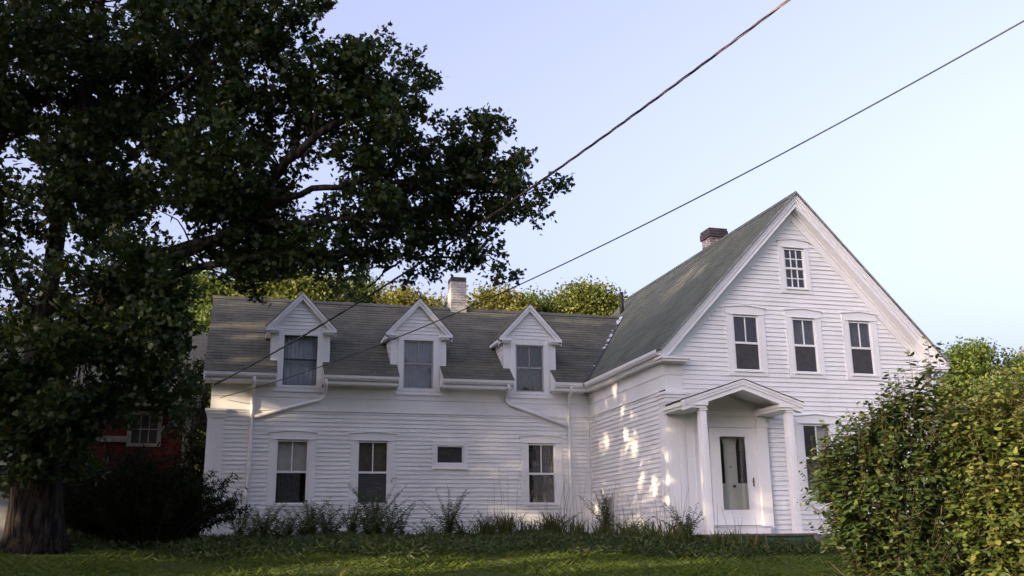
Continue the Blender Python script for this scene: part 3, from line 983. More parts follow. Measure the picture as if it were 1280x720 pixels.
# ---- porch
PY = 16.95
porch = MB()
for k in range(9):
    ya = 16.55 + k * .16
    porch.box(8.34, 10.36, ya, ya + .154, .07, .11)
pf = porch.build('porch_floor', M['porchfloor'], house)
b = MB()
b.box(8.38, 10.32, 16.60, 16.64, -.25, .069)
b.box(8.38, 8.42, 16.641, 17.9, -.25, .069); b.box(10.28, 10.32, 16.641, 17.9, -.25, .069)
b.build('porch_skirt', M['green'], house)
b = MB()
b.box(8.95, 10.08, 17.72, 17.98, .111, .25)
b.box(8.92, 10.11, 17.70, 17.98, .251, .27)
b.build('door_step', M['trim'], house)
PXC, PH, PZ, PS = 9.23, 1.27, 3.00, .335
b = MB()
for s in (-1, 1):
    for zo, th, y0, dx in ((.012, .05, PY - .10, PH), (.063, .05, PY - .085, PH - .012), (.114, .09, PY - .06, PH - .03)):
        pts = [(PXC, y0, PZ - zo), (PXC + s * dx, y0, PZ - zo - PS * dx), (PXC + s * dx, y0, PZ - zo - th - PS * dx), (PXC, y0, PZ - zo - th)]
        if s > 0: pts = pts[::-1]
        b.prism(pts, (0, .14 + (y0 - PY) * 0 + .0, 0))
pr = b.build('porch_pediment', M['trim'], house)
for s in (-1, 1):
    v_ = Vector((-s, 0, PS)).normalized()
    shingles('porch_roof', (PXC + s * (PH + .0), PY - .12, PZ - PS * (PH + .0)), (0, 1, 0), v_, (s * PS, 0, 1), 18.0 - PY + .12, (PH + .0) * math.sqrt(1 + PS * PS), M['shingle'], house, seed=11 + s)
b = MB()
for s in (-1, 1):                              # soffit under each slope
    b.prism([(PXC, PY + .04, PZ - .03), (PXC + s * (PH - .03), PY + .04, PZ - .03 - PS * (PH - .03)), (PXC + s * (PH - .03), PY + .04, PZ - .05 - PS * (PH - .03)), (PXC, PY + .04, PZ - .05)], (0, 18.0 - PY - .07, 0))
b.build('porch_soffit', M['trim'], house)
for xa, xb in ((PXC - PH + .03, PXC - PH + .52), (PXC + PH - .52, PXC + PH - .03)):
    b = MB()
    b.box(xa, xb, PY - .07, 17.93, 2.475, 2.535)
    b.box(xa + .03, xb - .03, PY - .04, 17.93, 2.425, 2.474)
    b.build('porch_beam', M['trim'], house)
for xa in (8.33, 10.16):
    b = MB()
    b.box(xa, xa + .13, PY, PY + .13, .111, 2.385)
    b.box(xa + .025, xa + .105, PY - .006, PY - .0005, .40, 2.15)
    c = b.build('porch_column', M['trim'], house)
    k = MB()
    k.box(xa - .02, xa + .15, PY - .02, PY + .15, 2.386, 2.424)
    k.build('capital', M['trim'], c)
# entrance
b = MB()
b.box(8.49, 8.98, YG - .032, YG + .01, .10, 2.42)
b.box(8.66, 8.69, YG - .045, YG - .033, .12, 2.40)
b.box(8.98, 10.06, YG - .030, YG + .01, 2.20, 2.42)
b.box(8.44, 10.48, YG - .055, YG + .01, 2.421, 2.52)
b.box(8.44, 10.48, YG - .085, YG + .01, 2.521, 2.55)
b.box(10.02, 10.24, YG - .13, YG + .01, .111, 2.20)
b.box(10.0, 10.26, YG - .15, YG + .01, 2.201, 2.28)
b.box(10.03, 10.23, YG - .12, YG + .01, 2.281, 2.42)
b.prism([(8.44, YG - .022, 2.551), (10.02, YG - .022, 2.551), (PXC, YG - .022, 2.95)], (0, .03, 0))
b.build('door_surround', M['trim'], house)
door = MB()
d0, d1, dz0, dz1 = 8.99, 9.985, .285, 2.185
q0, q1, qz0, qz1 = 9.185, 9.775, .56, 2.03
yd = YG - .035
door.box(d0, q0, yd - .03, yd, dz0, dz1); door.box(q1, d1, yd - .03, yd, dz0, dz1)
door.box(q0, q1, yd - .03, yd, dz0, qz0); door.box(q0, q1, yd - .03, yd, qz1, dz1)
door.box(d0 - .035, d0 - .011, yd - .012, yd + .03, dz0, dz1 + .03); door.box(d1 + .011, d1 + .035, yd - .012, yd + .03, dz0, dz1 + .03)
door.box(d0 - .010, d1 + .010, yd - .012, yd + .03, dz1 + .011, dz1 + .035)
dr = door.build('storm_door', M['trim'], house)
k = MB()
for a in ((q0, q0 + .018, qz0, qz1), (q1 - .018, q1, qz0, qz1), (q0 + .018, q1 - .018, qz0, qz0 + .018), (q0 + .018, q1 - .018, qz1 - .018, qz1)):
    k.box(a[0], a[1], yd - .036, yd - .0305, a[2], a[3])
k.build('glazing_bead', M['trim'], dr)
k = MB(); k.box(q0, q1, yd - .018, yd - .014, qz0, qz1); k.build('glass', M['glass'], dr)
k = MB()
k.box(9.875, 9.905, yd - .045, yd - .0305, 1.03, 1.20)
k.tube([(9.89, yd - .04, 1.13), (9.89, yd - .075, 1.13), (9.84, yd - .08, 1.125)], .009, 6)
k.build('handle', M['brass'], dr)
# inner door seen through the storm door's glass
yi = YG + .10
k = MB()
k.box(9.02, 9.98, yi + .035, yi + .06, .30, 2.12)
def arch_light(xa, xb):
    """frame of one tall light: outer strip with a shouldered head"""
    k.box(xa, xa + .055, yi, yi + .03, .30, 2.12)
    k.box(xb - .055, xb, yi, yi + .03, .30, 2.12)
    k.box(xa + .055, xb - .055, yi, yi + .03, .99, 1.10)
    k.box(xa + .055, xb - .055, yi, yi + .03, .30, .40)
    k.box(xa + .055, xb - .055, yi + .012, yi + .028, .40, .66)
    k.box(xa + .055, xb - .055, yi, yi + .03, .66, .72)
    k.box(xa + .055, xb - .055, yi + .012, yi + .028, .72, .99)
    n = 10
    w_ = (xb - xa - .11)
    for i in range(n):
        a0, a1 = i / n, (i + 1) / n
        h = lambda t: 1.86 + .16 * math.sqrt(max(0, 1 - (2 * t - 1) ** 2))
        X0, X1 = xa + .055 + w_ * a0, xa + .055 + w_ * a1
        k.prism([(X0, yi, h(a0)), (X1, yi, h(a1)), (X1, yi, 2.12), (X0, yi, 2.12)], (0, .03, 0))
arch_light(9.09, 9.42)
arch_light(9.58, 9.91)
k.box(9.421, 9.579, yi - .008, yi + .03, .30, 2.12)
inner = k.build('inner_door', M['doorgreen'], house)
k = MB()
k.face([(9.10, yi + .029, 1.10), (9.41, yi + .029, 1.10), (9.41, yi + .029, 2.10), (9.10, yi + .029, 2.10)])
k.face([(9.59, yi + .029, 1.10), (9.90, yi + .029, 1.10), (9.90, yi + .029, 2.10), (9.59, yi + .029, 2.10)])
k.build('glass_light', M['dark'], inner)
k = MB()
k.tube([(9.52, yi - .008, 1.04), (9.52, yi - .045, 1.04), (9.52, yi - .07, 1.04), (9.52, yi - .08, 1.04)], [.014, .014, .03, .016], 10)
k.tube([(9.49, yi - .008, 1.42), (9.49, yi - .016, 1.42)], .017, 8)
k.build('knob', M['black'], inner)

# ------------------------------------------------------------------ neighbours on the left
barn = thing('barn', (-4.5, 26, 0), 'dark red clapboard outbuilding with white trim behind the big maple and the yew', 'barn')
clapboard('wall', (-9, 26, 0), (1, 0, 0), (0, -1, 0), 0, 3.5, lambda z: (0, 7.75), [(6.35, 7.0, 2.45, 3.2), (5.05, 6.2, 0.05, 2.5)], barn, M['barnred'], 9, .11)
b = MB(); b.box(-9, -1.27, 26.01, 30, 0, 3.45); b.build('wall', M['barnred'], barn)
b = MB()
b.prism([(-9.3, 25.6, 3.35), (-9.3, 28, 5.6), (-9.3, 30.4, 3.35), (-9.3, 30.4, 3.5), (-9.3, 28, 5.75), (-9.3, 25.6, 3.5)], (8.3, 0, 0))
b.build('roof', M['shingle'], barn)
b = MB(); b.box(-1.42, -1.24, 25.95, 26.2, 0, 3.5); b.build('corner_board', M['barntrim'], barn)
b = MB(); b.box(-4.05, -2.72, 25.90, 25.995, 2.50, 2.64); b.build('door_header', M['barntrim'], barn)
b = MB(); b.box(-3.94, -2.81, 25.98, 26.0, .05, 2.49); b.build('door', M['barnred'], barn)
f = MB()
x0, x1, z0, z1 = -2.62, -2.02, 2.48, 3.18
for a in ((x0 - .10, x0, z0 - .08, z1 + .1), (x1, x1 + .10, z0 - .08, z1 + .1), (x0, x1, z1, z1 + .1), (x0, x1, z0 - .08, z0)):
    f.box(a[0], a[1], 25.95, 26.03, a[2], a[3])
bw = f.build('window', M['barntrim'], barn)
f = MB()
for k in (1, 2):
    xk = x0 + (x1 - x0) * k / 3
    f.box(xk - .012, xk + .012, 25.97, 25.99, z0, z1)
f.box(x0, x1, 25.972, 25.992, (z0 + z1) / 2 - .015, (z0 + z1) / 2 + .015)
f.build('sash', M['barntrim'], bw)
f = MB(); f.box(x0, x1, 25.995, 25.999, z0, z1); f.build('pane', M['dark'], bw)
shed = thing('shed', (-6.3, 23, 0), 'small weathered grey shed with a dark opening at the far left edge', 'shed')
b = MB()
b.box(-8.2, -4.62, 23.0, 25.5, 0, 1.28)
b.box(-8.2, -7.6, 23.0, 25.5, 1.281, 1.70); b.box(-4.70, -4.62, 23.0, 25.5, 1.281, 1.70)
for k in range(10):
    b.box(-8.19 + k * .357, -8.17 + k * .357, 22.985, 22.999, 0, 1.27)
b.build('wall', M['greyboard'], shed)
b = MB(); b.box(-8.25, -4.55, 22.93, 23.0, 1.701, 1.79); b.build('fascia', M['trim'], shed)
b = MB(); b.box(-7.6, -4.71, 23.06, 23.08, 1.281, 1.70); b.build('opening', M['dark'], shed)  # near-black sheet painted as the shade inside the shed
b = MB(); b.prism([(-8.4, 22.8, 1.80), (-8.4, 25.7, 2.5), (-8.4, 25.7, 2.57), (-8.4, 22.8, 1.87)], (3.9, 0, 0)); b.build('roof', M['shingle'], shed)

# ------------------------------------------------------------------ wires and pole
pole = thing('utility_pole', (9.2, 4.0, gz(9.2, 4)), 'brown wooden utility pole carrying the two house wires', 'utility pole')
b = MB(); b.tube([(9.2, 4, gz(9.2, 4) - .3), (9.2, 4, 3), (9.2, 4, 9.2)], [.16, .14, .11], 12); b.build('post', M['polewood'], pole, True)
b = MB()
for z in (8.3, 5.85): b.tube([(9.1, 4, z), (9.0, 4, z)], .035, 8)
b.build('insulator', M['black'], pole)
def wire_path(A, B, sag, n):
    A, B = Vector(A), Vector(B)
    return [A + (B - A) * (i / n) - Vector((0, 0, 4 * sag * (i / n) * (1 - i / n))) for i in range(n + 1)]
pA = wire_path((-.635, 22.45, 3.444), (9, 4, 8.3), .58, 240)
wr = thing('power_cable', (-.635, 22.45, 3.444), 'upper, thicker twisted cable running from the wing corner up past the maple into the sky', 'cable', 'overhead wires to the house')
for ph, m_ in ((0, 'wire'), (2.09, 'wire_bare'), (4.19, 'wire_bare')):
    b = MB()
    pts = []
    for i, p in enumerate(pA):
        a = i * .60 + ph
        pts.append(p + Vector((.011 * math.cos(a) * .85, .011 * math.cos(a) * .45, .011 * math.sin(a))))
    b.tube(pts, .0095, 6)
    b.build('strand', M[m_], wr, True)
b = MB()
b.tube(wire_path((-.499, 22.45, 3.164), (9, 4, 5.85), .64, 120), .0085, 6)
lw = b.build('telephone_wire', M['wire'], None, True)
tag(lw, 'lower, thin single wire sloping across the front of the dormers to the wing corner', 'wire', 'overhead wires to the house')

# ------------------------------------------------------------------ trees
RIGHT=[(1.67,13.72,6.97,0.63),(2.45,14.68,7.57,0.39),(1.17,13.3,6.9,0.45),(0.83,13.55,6.53,0.65),(2.07,14.15,6.56,0.54),(1.45,13.59,5.98,0.83),(3.34,15.09,6.51,0.49),(3.63,14.62,6.58,0.42),(3.62,15.04,6.03,0.64),(4.13,14.39,5.97,0.34),(3.12,15.27,5.86,0.74),(4.16,14.5,5.52,0.42),(4.61,14.21,5.66,0.2),(2.23,14.72,5.71,0.76),(4.39,14.51,5.24,0.26),(3.76,15.08,5.28,0.43),(3.13,15.34,5.1,0.53),(3.7,15.13,4.66,0.34),(3.99,15.02,4.3,0.26),(3.37,15.46,4.6,0.27),(2.4,14.93,4.84,0.54),(1.82,14.36,4.5,0.59),(2.65,15.23,4.34,0.34),(1.32,14.04,3.88,0.36),(0.89,13.92,4.3,0.58),(0.97,14.03,3.93,0.28),(1.51,13.94,4.98,0.59),(0.4,14.31,4.16,0.47),(-0.1,14.68,4.21,0.48),(0.31,14.35,4.89,0.54),(0.6,13.33,7.58,0.35),(0.16,13.6,7.44,0.59),(0.81,13.15,7.64,0.16),(0.04,14.05,6.67,0.72),(0.32,14.2,5.85,0.6)]
LEFT=[(-4.65,14.29,8.09,0.74),(-3.21,12.35,7.4,0.72),(-3.58,16.53,9.88,0.84),(-1.98,14.66,8.79,0.65),(-1.14,14.01,8.25,0.82),(-0.29,14.62,9.33,0.83),(-5.31,16.69,8.73,0.81),(-3.88,15.8,7.82,0.93),(-2.91,14.39,7.26,0.87),(-1.63,12.64,6.91,0.58),(-0.94,14.56,7.86,0.7),(-0.29,13.22,7.25,0.73),(-4.79,16.17,6.83,0.93),(-3.69,15.84,6.74,0.66),(-2.96,16.64,7.2,0.86),(-2.06,15.95,7.53,0.84),(-1.4,15.84,7.67,0.99),(-0.47,13.81,6.3,0.61),(-5.19,17.33,6.32,0.66),(-3.87,16.18,6.49,0.73),(-2.58,15.05,5.54,0.9),(-2.13,15.2,6.23,0.6),(-1.29,15.07,6.04,0.65),(-0.43,13.61,5.25,0.84),(-4.22,15.44,4.97,0.74),(-3.6,15.75,4.98,0.79),(-2.45,14.85,4.83,0.79),(-2.35,17.2,5.78,0.85),(-0.98,14.31,5.07,0.74),(-0.44,15.21,5.04,0.62),(-4.61,16.78,4.33,0.73),(-2.95,13.41,3.36,0.51),(-2.39,14.32,3.51,0.67),(-1.72,14.55,3.99,0.65),(-1.36,14.11,3.75,0.66),(0.04,14.95,4.59,0.83),(-4.93,17.64,3.69,0.71),(-3.93,16.92,3.44,0.65),(-3.05,17.28,3.63,0.79),(-1.51,14.57,3.21,0.75),(-1.21,13.87,2.93,0.56),(-0.05,16.32,4.45,0.65)]
LOW=[(-1.23,14.03,2.8,0.6),(-1.14,14.09,3.46,0.45),(-1.04,14.59,2.41,0.41),(-1.67,14.39,2.4,0.5),(-2.19,14.24,2.69,0.6),(-2.86,14.66,2.63,0.66),(-3.06,15.33,1.94,0.51),(-2.1,15.7,1.95,0.4),(-1.13,15.29,2.1,0.33),(-0.93,14.41,2.85,0.27),(-0.78,15.2,2.24,0.14),(-3.69,15.41,2.28,0.68),(-2.43,14.3,1.93,0.43),(-1.6,14.69,2.1,0.2),(-2.6,15.44,1.85,0.52),(-2.03,15.01,2.04,0.55),(-1.45,15.11,2.32,0.36),(-2.4,15.82,1.43,0.33),(-3.11,16.11,1.45,0.42),(-0.96,15.82,1.93,0.22),(-3.44,16.96,1.03,0.31),(-2.2,16.17,1.1,0.22),(-2.85,15.25,1.99,0.43),(-3.14,15.66,1.57,0.35),(-2.76,15.72,1.36,0.3),(-2.51,16.04,1.09,0.21),(-2.25,15.42,1.56,0.35),(-3.01,16.07,1.09,0.19)]
DEEP=[(-4.03,12.51,10.78,0.89),(-3.29,13.12,10.3,0.87),(-4.72,12.57,8.26,0.96),(-5.44,16.49,11.24,1.21),(-3.69,15.85,10.51,1.12),(-2.27,14.66,9.99,1.2),(-0.9,14.49,10.71,1.24),(-8.01,20.37,11.4,1.29),(-5.37,18.78,11.66,1.27),(-4.34,17.75,10.87,1.08),(-1.6,16.64,10.75,0.9),(-6.42,18.4,8.74,1.05),(-5.52,18.66,9.53,1.14),(-3.76,17.81,9.26,1.0),(-1.55,17.59,9.63,1.13),(-7.18,20.59,8.53,1.2),(-5.44,19.38,8.18,1.18),(-2.25,17.57,7.42,1.02),(-6.49,19.55,6.3,1.06),(-5.74,20.33,6.61,1.28),(-2.52,17.8,6.2,0.91),(-0.76,17.41,6.71,0.9)]
LIMBS=[[(-3.01,16.51,1.48),(-2.89,16.02,2.76),(-1.67,15.24,4.01),(-0.19,14.48,4.52),(0.04,14.21,4.9),(0.35,13.8,5.3),(0.77,13.37,5.66),(1.42,13.53,6.2),(2.21,14.37,7.05)],[(-2.89,16.02,2.76),(-1.53,15.14,3.87),(-0.08,14.21,4.62),(0.46,13.78,4.89),(1.11,13.37,4.96),(1.86,13.92,5.31),(3.06,14.97,5.6),(4.03,14.54,5.52)],[(-0.08,14.21,4.62),(0.7,13.81,4.49),(1.52,13.91,4.71),(2.67,15.0,5.27),(3.64,15.17,5.08)],[(0.77,13.37,5.66),(0.74,13.29,6.02),(0.76,13.26,6.51)],[(-3.01,16.51,1.48),(-3.1,16.42,3.08),(-2.92,16.09,5.35),(-2.63,15.75,7.88),(-2.53,15.02,10.52)],[(-2.92,16.09,5.35),(-1.75,15.21,6.6),(-0.58,14.29,7.24),(0.22,13.68,7.49)],[(-3.1,16.42,3.08),(-3.63,16.14,4.26),(-4.49,15.77,5.75)],[(1.99,14.67,4.09),(2.28,14.94,4.37),(1.73,14.45,3.76)],[(-2.89,16.02,2.76),(-2.08,14.79,2.92),(-1.17,14.12,2.88)],[(-1.53,15.14,3.87),(0.17,14.28,4.11),(1.18,13.89,4.09),(2.56,15.11,4.51),(3.64,15.18,4.53)]]
# gaps in the foliage: where the low sun reaches the house
GAPS = [(8.138, 20.396, 2.821, .10), (8.138, 20.22, 2.25, .12), (8.138, 19.75, 1.95, .12), (8.138, 19.516, 1.55, .12), (8.138, 18.806, 1.186, .10), (8.138, 18.752, .96, .12),
        (8.138, 18.065, 1.141, .12), (8.138, 18.048, 1.6, .10), (8.138, 22.252, .732, .12), (8.138, 19.493, .315, .11), (8.138, 21.369, 2.137, .09), (8.138, 20.829, 3.3, .08), (8.138, 19.852, 2.629, .09),
        (8.138, 18.965, 1.942, .10), (8.138, 18.12, .75, .11),
        (.46, 22.55, 2.83, .10), (.72, 22.55, 2.888, .08), (-.155, 22.55, 3.08, .14), (-.408, 22.55, 3.039, .14), (5.584, 22.55, .784, .05), (5.965, 22.55, .693, .06), (6.349, 22.55, .60, .06), (6.83, 22.55, .508, .05),
        (4.272, 22.55, .965, .04), (.99, 22.55, .793, .05), (.245, 22.55, 1.392, .05),
        (-.63, 23.81, 5.05, .12), (-.27, 23.91, 5.13, .13), (.1, 23.91, 5.12, .13), (.38, 23.83, 5.06, .10), (.2, 23.44, 4.76, .09), (-.16, 23.41, 4.74, .10), (-.12, 22.49, 4.02, .10), (.57, 22.38, 3.94, .10),
        (.86, 25.05, 6.01, .08), (5.79, 25.04, 6.01, .12), (6.42, 24.94, 5.93, .12), (8.2, 24.86, 5.86, .13), (8.77, 24.83, 5.84, .12), (9.2, 24.74, 5.77, .1), (6.89, 25.02, 5.99, .1), (5.82, 24.27, 5.41, .12), (5.56, 22.52, 4.05, .1),
        (5.3, 25.2, 6.4, .2), (10.09, 20.32, 6.02, .13), (10.3, 20.39, 6.24, .12), (9.67, 24.16, 5.56, .1), (9.85, 24.04, 5.76, .1), (9.7, 22.85, 5.6, .1), (10.52, 24.56, 6.48, .1), (9.32, 24.82, 5.19, .1),
        (14.15, 17.7, 3.907, .10), (13.98, 17.8, 4.05, .06), (10.02, 17.9, .754, .12), (10.02, 17.9, .45, .10), (8.30, 16.95, .508, .08), (2.0, 15.4, -0.26, 0.32), (3.4, 14.8, -0.36, 0.4), (4.8, 15.6, -0.26, 0.36), (6.2, 14.9, -0.36, 0.4), (1.0, 14.700000000000001, -0.36, 0.28), (1.04, 10.45, -.28, .10), (-1.62, 10.1, -.28, .08), (-3.3, 16.6, .5, .16), (-3.3, 16.7, .9, .12), (-3.2, 16.7, .25, .10)]

GAPS = [(x, y, z, r * .90) for x, y, z, r in GAPS]
gr = random.Random(77)
for i in range(85):                            # many small gaps beside the larger ones
    x, y, z, r = GAPS[gr.randrange(0, 15)]
    GAPS.append((x, min(max(y + gr.gauss(0, .5), 17.95), 22.4), min(max(z + gr.gauss(0, .5), .2), 3.3), gr.uniform(.02, .05)))
for i in range(6):
    GAPS.append((gr.uniform(-.3, 7.5), 22.55, gr.uniform(.4, 3.0), gr.uniform(.005, .015)))
for i in range(14):
    y = gr.uniform(22.6, 25.0)
    GAPS.append((gr.uniform(-.5, 9.0), y, 3.70 + .777 * (y - 22.07), gr.uniform(.03, .08)))

def limb_mesh(b, pts, r0, r1, n=9, rng=None, wob=.05):
    P = [Vector(p) for p in pts]
    # smooth by Catmull-Rom
    out = []
    for i in range(len(P) - 1):
        p0, p1, p2, p3 = P[max(i - 1, 0)], P[i], P[i + 1], P[min(i + 2, len(P) - 1)]
        for k in range(4):
            t = k / 4
            out.append(.5 * ((2 * p1) + (p2 - p0) * t + (2 * p0 - 5 * p1 + 4 * p2 - p3) * t * t + (3 * p1 - p0 - 3 * p2 + p3) * t ** 3))
    out.append(P[-1])
    if rng:
        out = [out[0]] + [p + Vector((rng.uniform(-1, 1), rng.uniform(-1, 1), rng.uniform(-1, 1))) * wob for p in out[1:]]
    m_ = len(out) - 1
    b.tube(out, [r0 + (r1 - r0) * (i / m_) ** .8 for i in range(m_ + 1)], n)
    return out

pr_ = random.Random(21)
maple = thing('maple_tree', (-2.95, 16.85, .05), 'huge dark maple whose crown fills the upper left and reaches over the wing roof', 'tree')
b = MB()
base = [(-2.95, 16.85, -.15), (-2.96, 16.83, .25), (-2.98, 16.7, .9), (-3.01, 16.51, 1.6), (-2.98, 16.3, 2.4), (-2.95, 16.1, 3.0)]
b.tube(base, [.56, .43, .36, .33, .33, .28], 20)
b.build('trunk', M['bark'], maple, True)
radii = [(.15, .035), (.085, .018), (.06, .015), (.035, .012), (.22, .05), (.08, .02), (.10, .03), (.025, .01), (.08, .02), (.07, .015)]
tips = []
for pts, (r0, r1) in zip(LIMBS, radii):
    b = MB()
    o_ = limb_mesh(b, pts, r0, r1, 9, pr_, .03)
    tips += o_[3:]
    b.build('limb', M['bark'], maple, True)
rng = np.random.default_rng(5)
cl = np.concatenate([blob_clumps(RIGHT, 98, rng, .85, .35), blob_clumps(LEFT, 70, rng, .8, .3), blob_clumps(LOW, 110, rng, .75, .3)])
cl2 = blob_clumps(DEEP, 30, rng, .8, .4)
# twigs from the limbs to the leaf clumps
b = MB()
tp = np.array([tuple(t) for t in tips])
for i in rng.permutation(len(cl))[:420]:
    c = cl[i]
    dd = np.linalg.norm(tp - c, axis=1) + rng.random(len(tp)) * .25
    k = int(dd.argmin())
    if dd[k] > 2.2: continue
    a, e = Vector(tp[k]), Vector(c)
    mid = (a + e) / 2 + Vector(rng.normal(size=3) * .10) + Vector((0, 0, .06))
    q = .006 + .006 * dd[k]
    b.tube([a, a.lerp(mid, .5) + Vector(rng.normal(size=3) * .03), mid, e], [q * 1.3, q, q * .8, .004], 5, False)
b.build('twigs', M['bark'], maple, True)
c1, n1 = leaves_at(cl, 44, (.10, .10, .075), rng)
c2, n2 = leaves_at(cl2, 11, (.32, .32, .22), rng)
s1 = rng.uniform(.05, .105, len(c1)); s2 = rng.uniform(.17, .27, len(c2))
cc, nn, ss = np.concatenate([c1, c2]), np.concatenate([n1, n2]), np.concatenate([s1, s2])
keep = carve(cc, GAPS, .6, ss * .35)
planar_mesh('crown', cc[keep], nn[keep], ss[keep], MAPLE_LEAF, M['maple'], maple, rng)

def big_tree(name, base, h, crown_r, cz, label, mt, seed, n_blobs, per_vol, per, spread, size, group=None, shape=CLUMP_LEAF, cut=None, squash=.9, trunk_r=.22, mat_trunk='bark'):
    rg = np.random.default_rng(seed)
    pr2 = random.Random(seed)
    t = thing(name, base, label, 'tree', group)
    b = MB()
    x, y, z = base
    top = z + h
    b.tube([(x, y, z - .2), (x + .05, y, z + .4), (x + pr2.uniform(-.2, .2), y, z + cz * .6), (x + pr2.uniform(-.3, .3), y, z + h * .72)], [trunk_r * 1.4, trunk_r, trunk_r * .8, trunk_r * .3], 9)
    blobs = []
    for i in range(n_blobs):
        a = rg.uniform(0, 2 * math.pi)
        rr = crown_r * math.sqrt(rg.random()) * .8
        f = rg.random()
        hz = z + cz + (h - cz) * f
        taper = math.sqrt(max(.08, 1 - (2 * f - .9) ** 2)) if f > .45 else .75 + .5 * f
        bl = (x + rr * math.cos(a) * taper, y + rr * math.sin(a) * taper, min(hz, top - .4), crown_r * rg.uniform(.22, .38))
        blobs.append(bl)
    for bl in blobs[: min(10, n_blobs)]:
        zs_ = z + cz * .5 + (bl[2] - z - cz * .5) * .45
        b.tube([(x, y, zs_), ((x + bl[0]) / 2, (y + bl[1]) / 2, (zs_ + bl[2]) / 2 + .15), bl[:3]], [trunk_r * .4, trunk_r * .25, .03], 6, False)
    b.build('trunk', M[mat_trunk], t, True)
    cl = blob_clumps(blobs, per_vol, rg, squash, .4)
    c, n = leaves_at(cl, per, (spread, spread, spread * .7), rg, .5)
    s = rg.uniform(size * .7, size * 1.3, len(c))
    if cut is not None:
        k = carve(c, cut, .6, s * .3)
        c, n, s = c[k], n[k], s[k]
    planar_mesh('crown', c, n, s, shape, M[mt], t, rg)
    return t

# trees just outside the frame on the left whose shade lies on the house
SH = 'shade trees left of the maple'
FARGAPS = [(x, y, z, r * 1.3) for x, y, z, r in GAPS]
big_tree('shade_maple', (-20, 5.0, -1.0), 17.0, 5.6, 2.2, 'tallest leafy maple off to the left, level with the front lawn', 'maple', 31, 56, 9, 40, .45, .20, SH, cut=FARGAPS)
big_tree('shade_maple', (-20.5, 12.6, -.3), 15.0, 5.4, 1.2, 'tall leafy maple off to the left, in line with the front of the big maple', 'maple', 32, 56, 9, 40, .45, .20, SH, cut=FARGAPS)
big_tree('shade_maple', (-21.5, 20.0, .1), 11.0, 5.0, .8, 'leafy maple off to the left, level with the wing', 'maple', 34, 44, 9, 40, .42, .20, SH, cut=FARGAPS)
big_tree('shade_maple', (-20.5, 2.4, -1.4), 11.0, 3.9, 1.4, 'shorter leafy maple off to the left, closest to the road', 'maple', 35, 34, 8, 30, .42, .20, SH, cut=FARGAPS)
big_tree('evergreen', (-.98, 24.6, 0), 4.6, .75, .1, 'dark narrow evergreen squeezed between the red barn and the wing corner', 'yew', 36, 34, 110, 30, .16, .15, None, shape=LANCE_LEAF, trunk_r=.08)
RD = 'trees across the road, opposite the house'
for i, (x, y, h, r, lb) in enumerate([(-3, -30, 12.5, 6, 'tall tree across the road, farthest left'), (6, -28, 11, 5.5, 'rounded tree across the road, opposite the corner pilaster'),
                                      (14, -31, 13.5, 6, 'tall tree across the road, opposite the front door'), (22, -28, 11.5, 5.5, 'broad tree across the road, opposite the lilacs'), (31, -30, 12.5, 6, 'tall tree across the road, farthest right')]):
    big_tree('roadside_tree', (x, y, -1.6), h, r, 1.0, lb, 'faroak', 120 + i, 44, 7, 14, .5, .55, RD)


# trees beyond the house
BG = 'sunlit trees beyond the house'
far = [(-3, 52, 13.6, 5.6, 'farlime', 'pale green tree showing through the maple leaves at the left end of the wing ridge'),
       (1.6, 50, 13.8, 4.6, 'faroak', 'olive tree behind the leftmost dormer'),
       (5.2, 52, 14.2, 3.4, 'farlime', 'light green tree between the first and the middle dormer'),
       (8.6, 49, 13.4, 3.4, 'farrust', 'yellowing tree just left of the whitewashed chimney'),
       (13.0, 50, 13.6, 3.6, 'farrust', 'golden tree right of the whitewashed chimney, where the maple branch ends'),
       (15.9, 53, 14.2, 3.6, 'farlime', 'small light green treetop over the third dormer'),
       (18.6, 51, 14.2, 3.6, 'faroak', 'round olive treetop beside the black vent pipe'),
       (21.6, 50, 13.2, 3.6, 'farlime', 'light green tree half hidden behind the main roof')]
for i, (x, y, h, r, mt, lb) in enumerate(far):
    big_tree('deciduous_tree', (x, y, 0), h - .9, r * 1.12, h * .3, lb, mt, 50 + i, 44, 34, 42, .38, .15, BG)
right_ = [(28.6, 37, 8.4, 2.3, 'faroak', 'slim olive tree touching the right end of the gable'),
          (31.2, 36, 8.6, 2.6, 'farlime', 'bright yellow green tree rising behind the lilac to the right of the house'),
          (34.0, 35, 8.0, 2.8, 'farlime', 'pale green tree at the right edge behind the shrubs'),
          (37.0, 38, 8.6, 3.0, 'faroak', 'olive tree beyond the right edge')]
for i, (x, y, h, r, mt, lb) in enumerate(right_):
    big_tree('deciduous_tree', (x, y, 0), h - .5, r, h * .2, lb, mt, 70 + i, 40, 50, 34, .30, .12, BG)

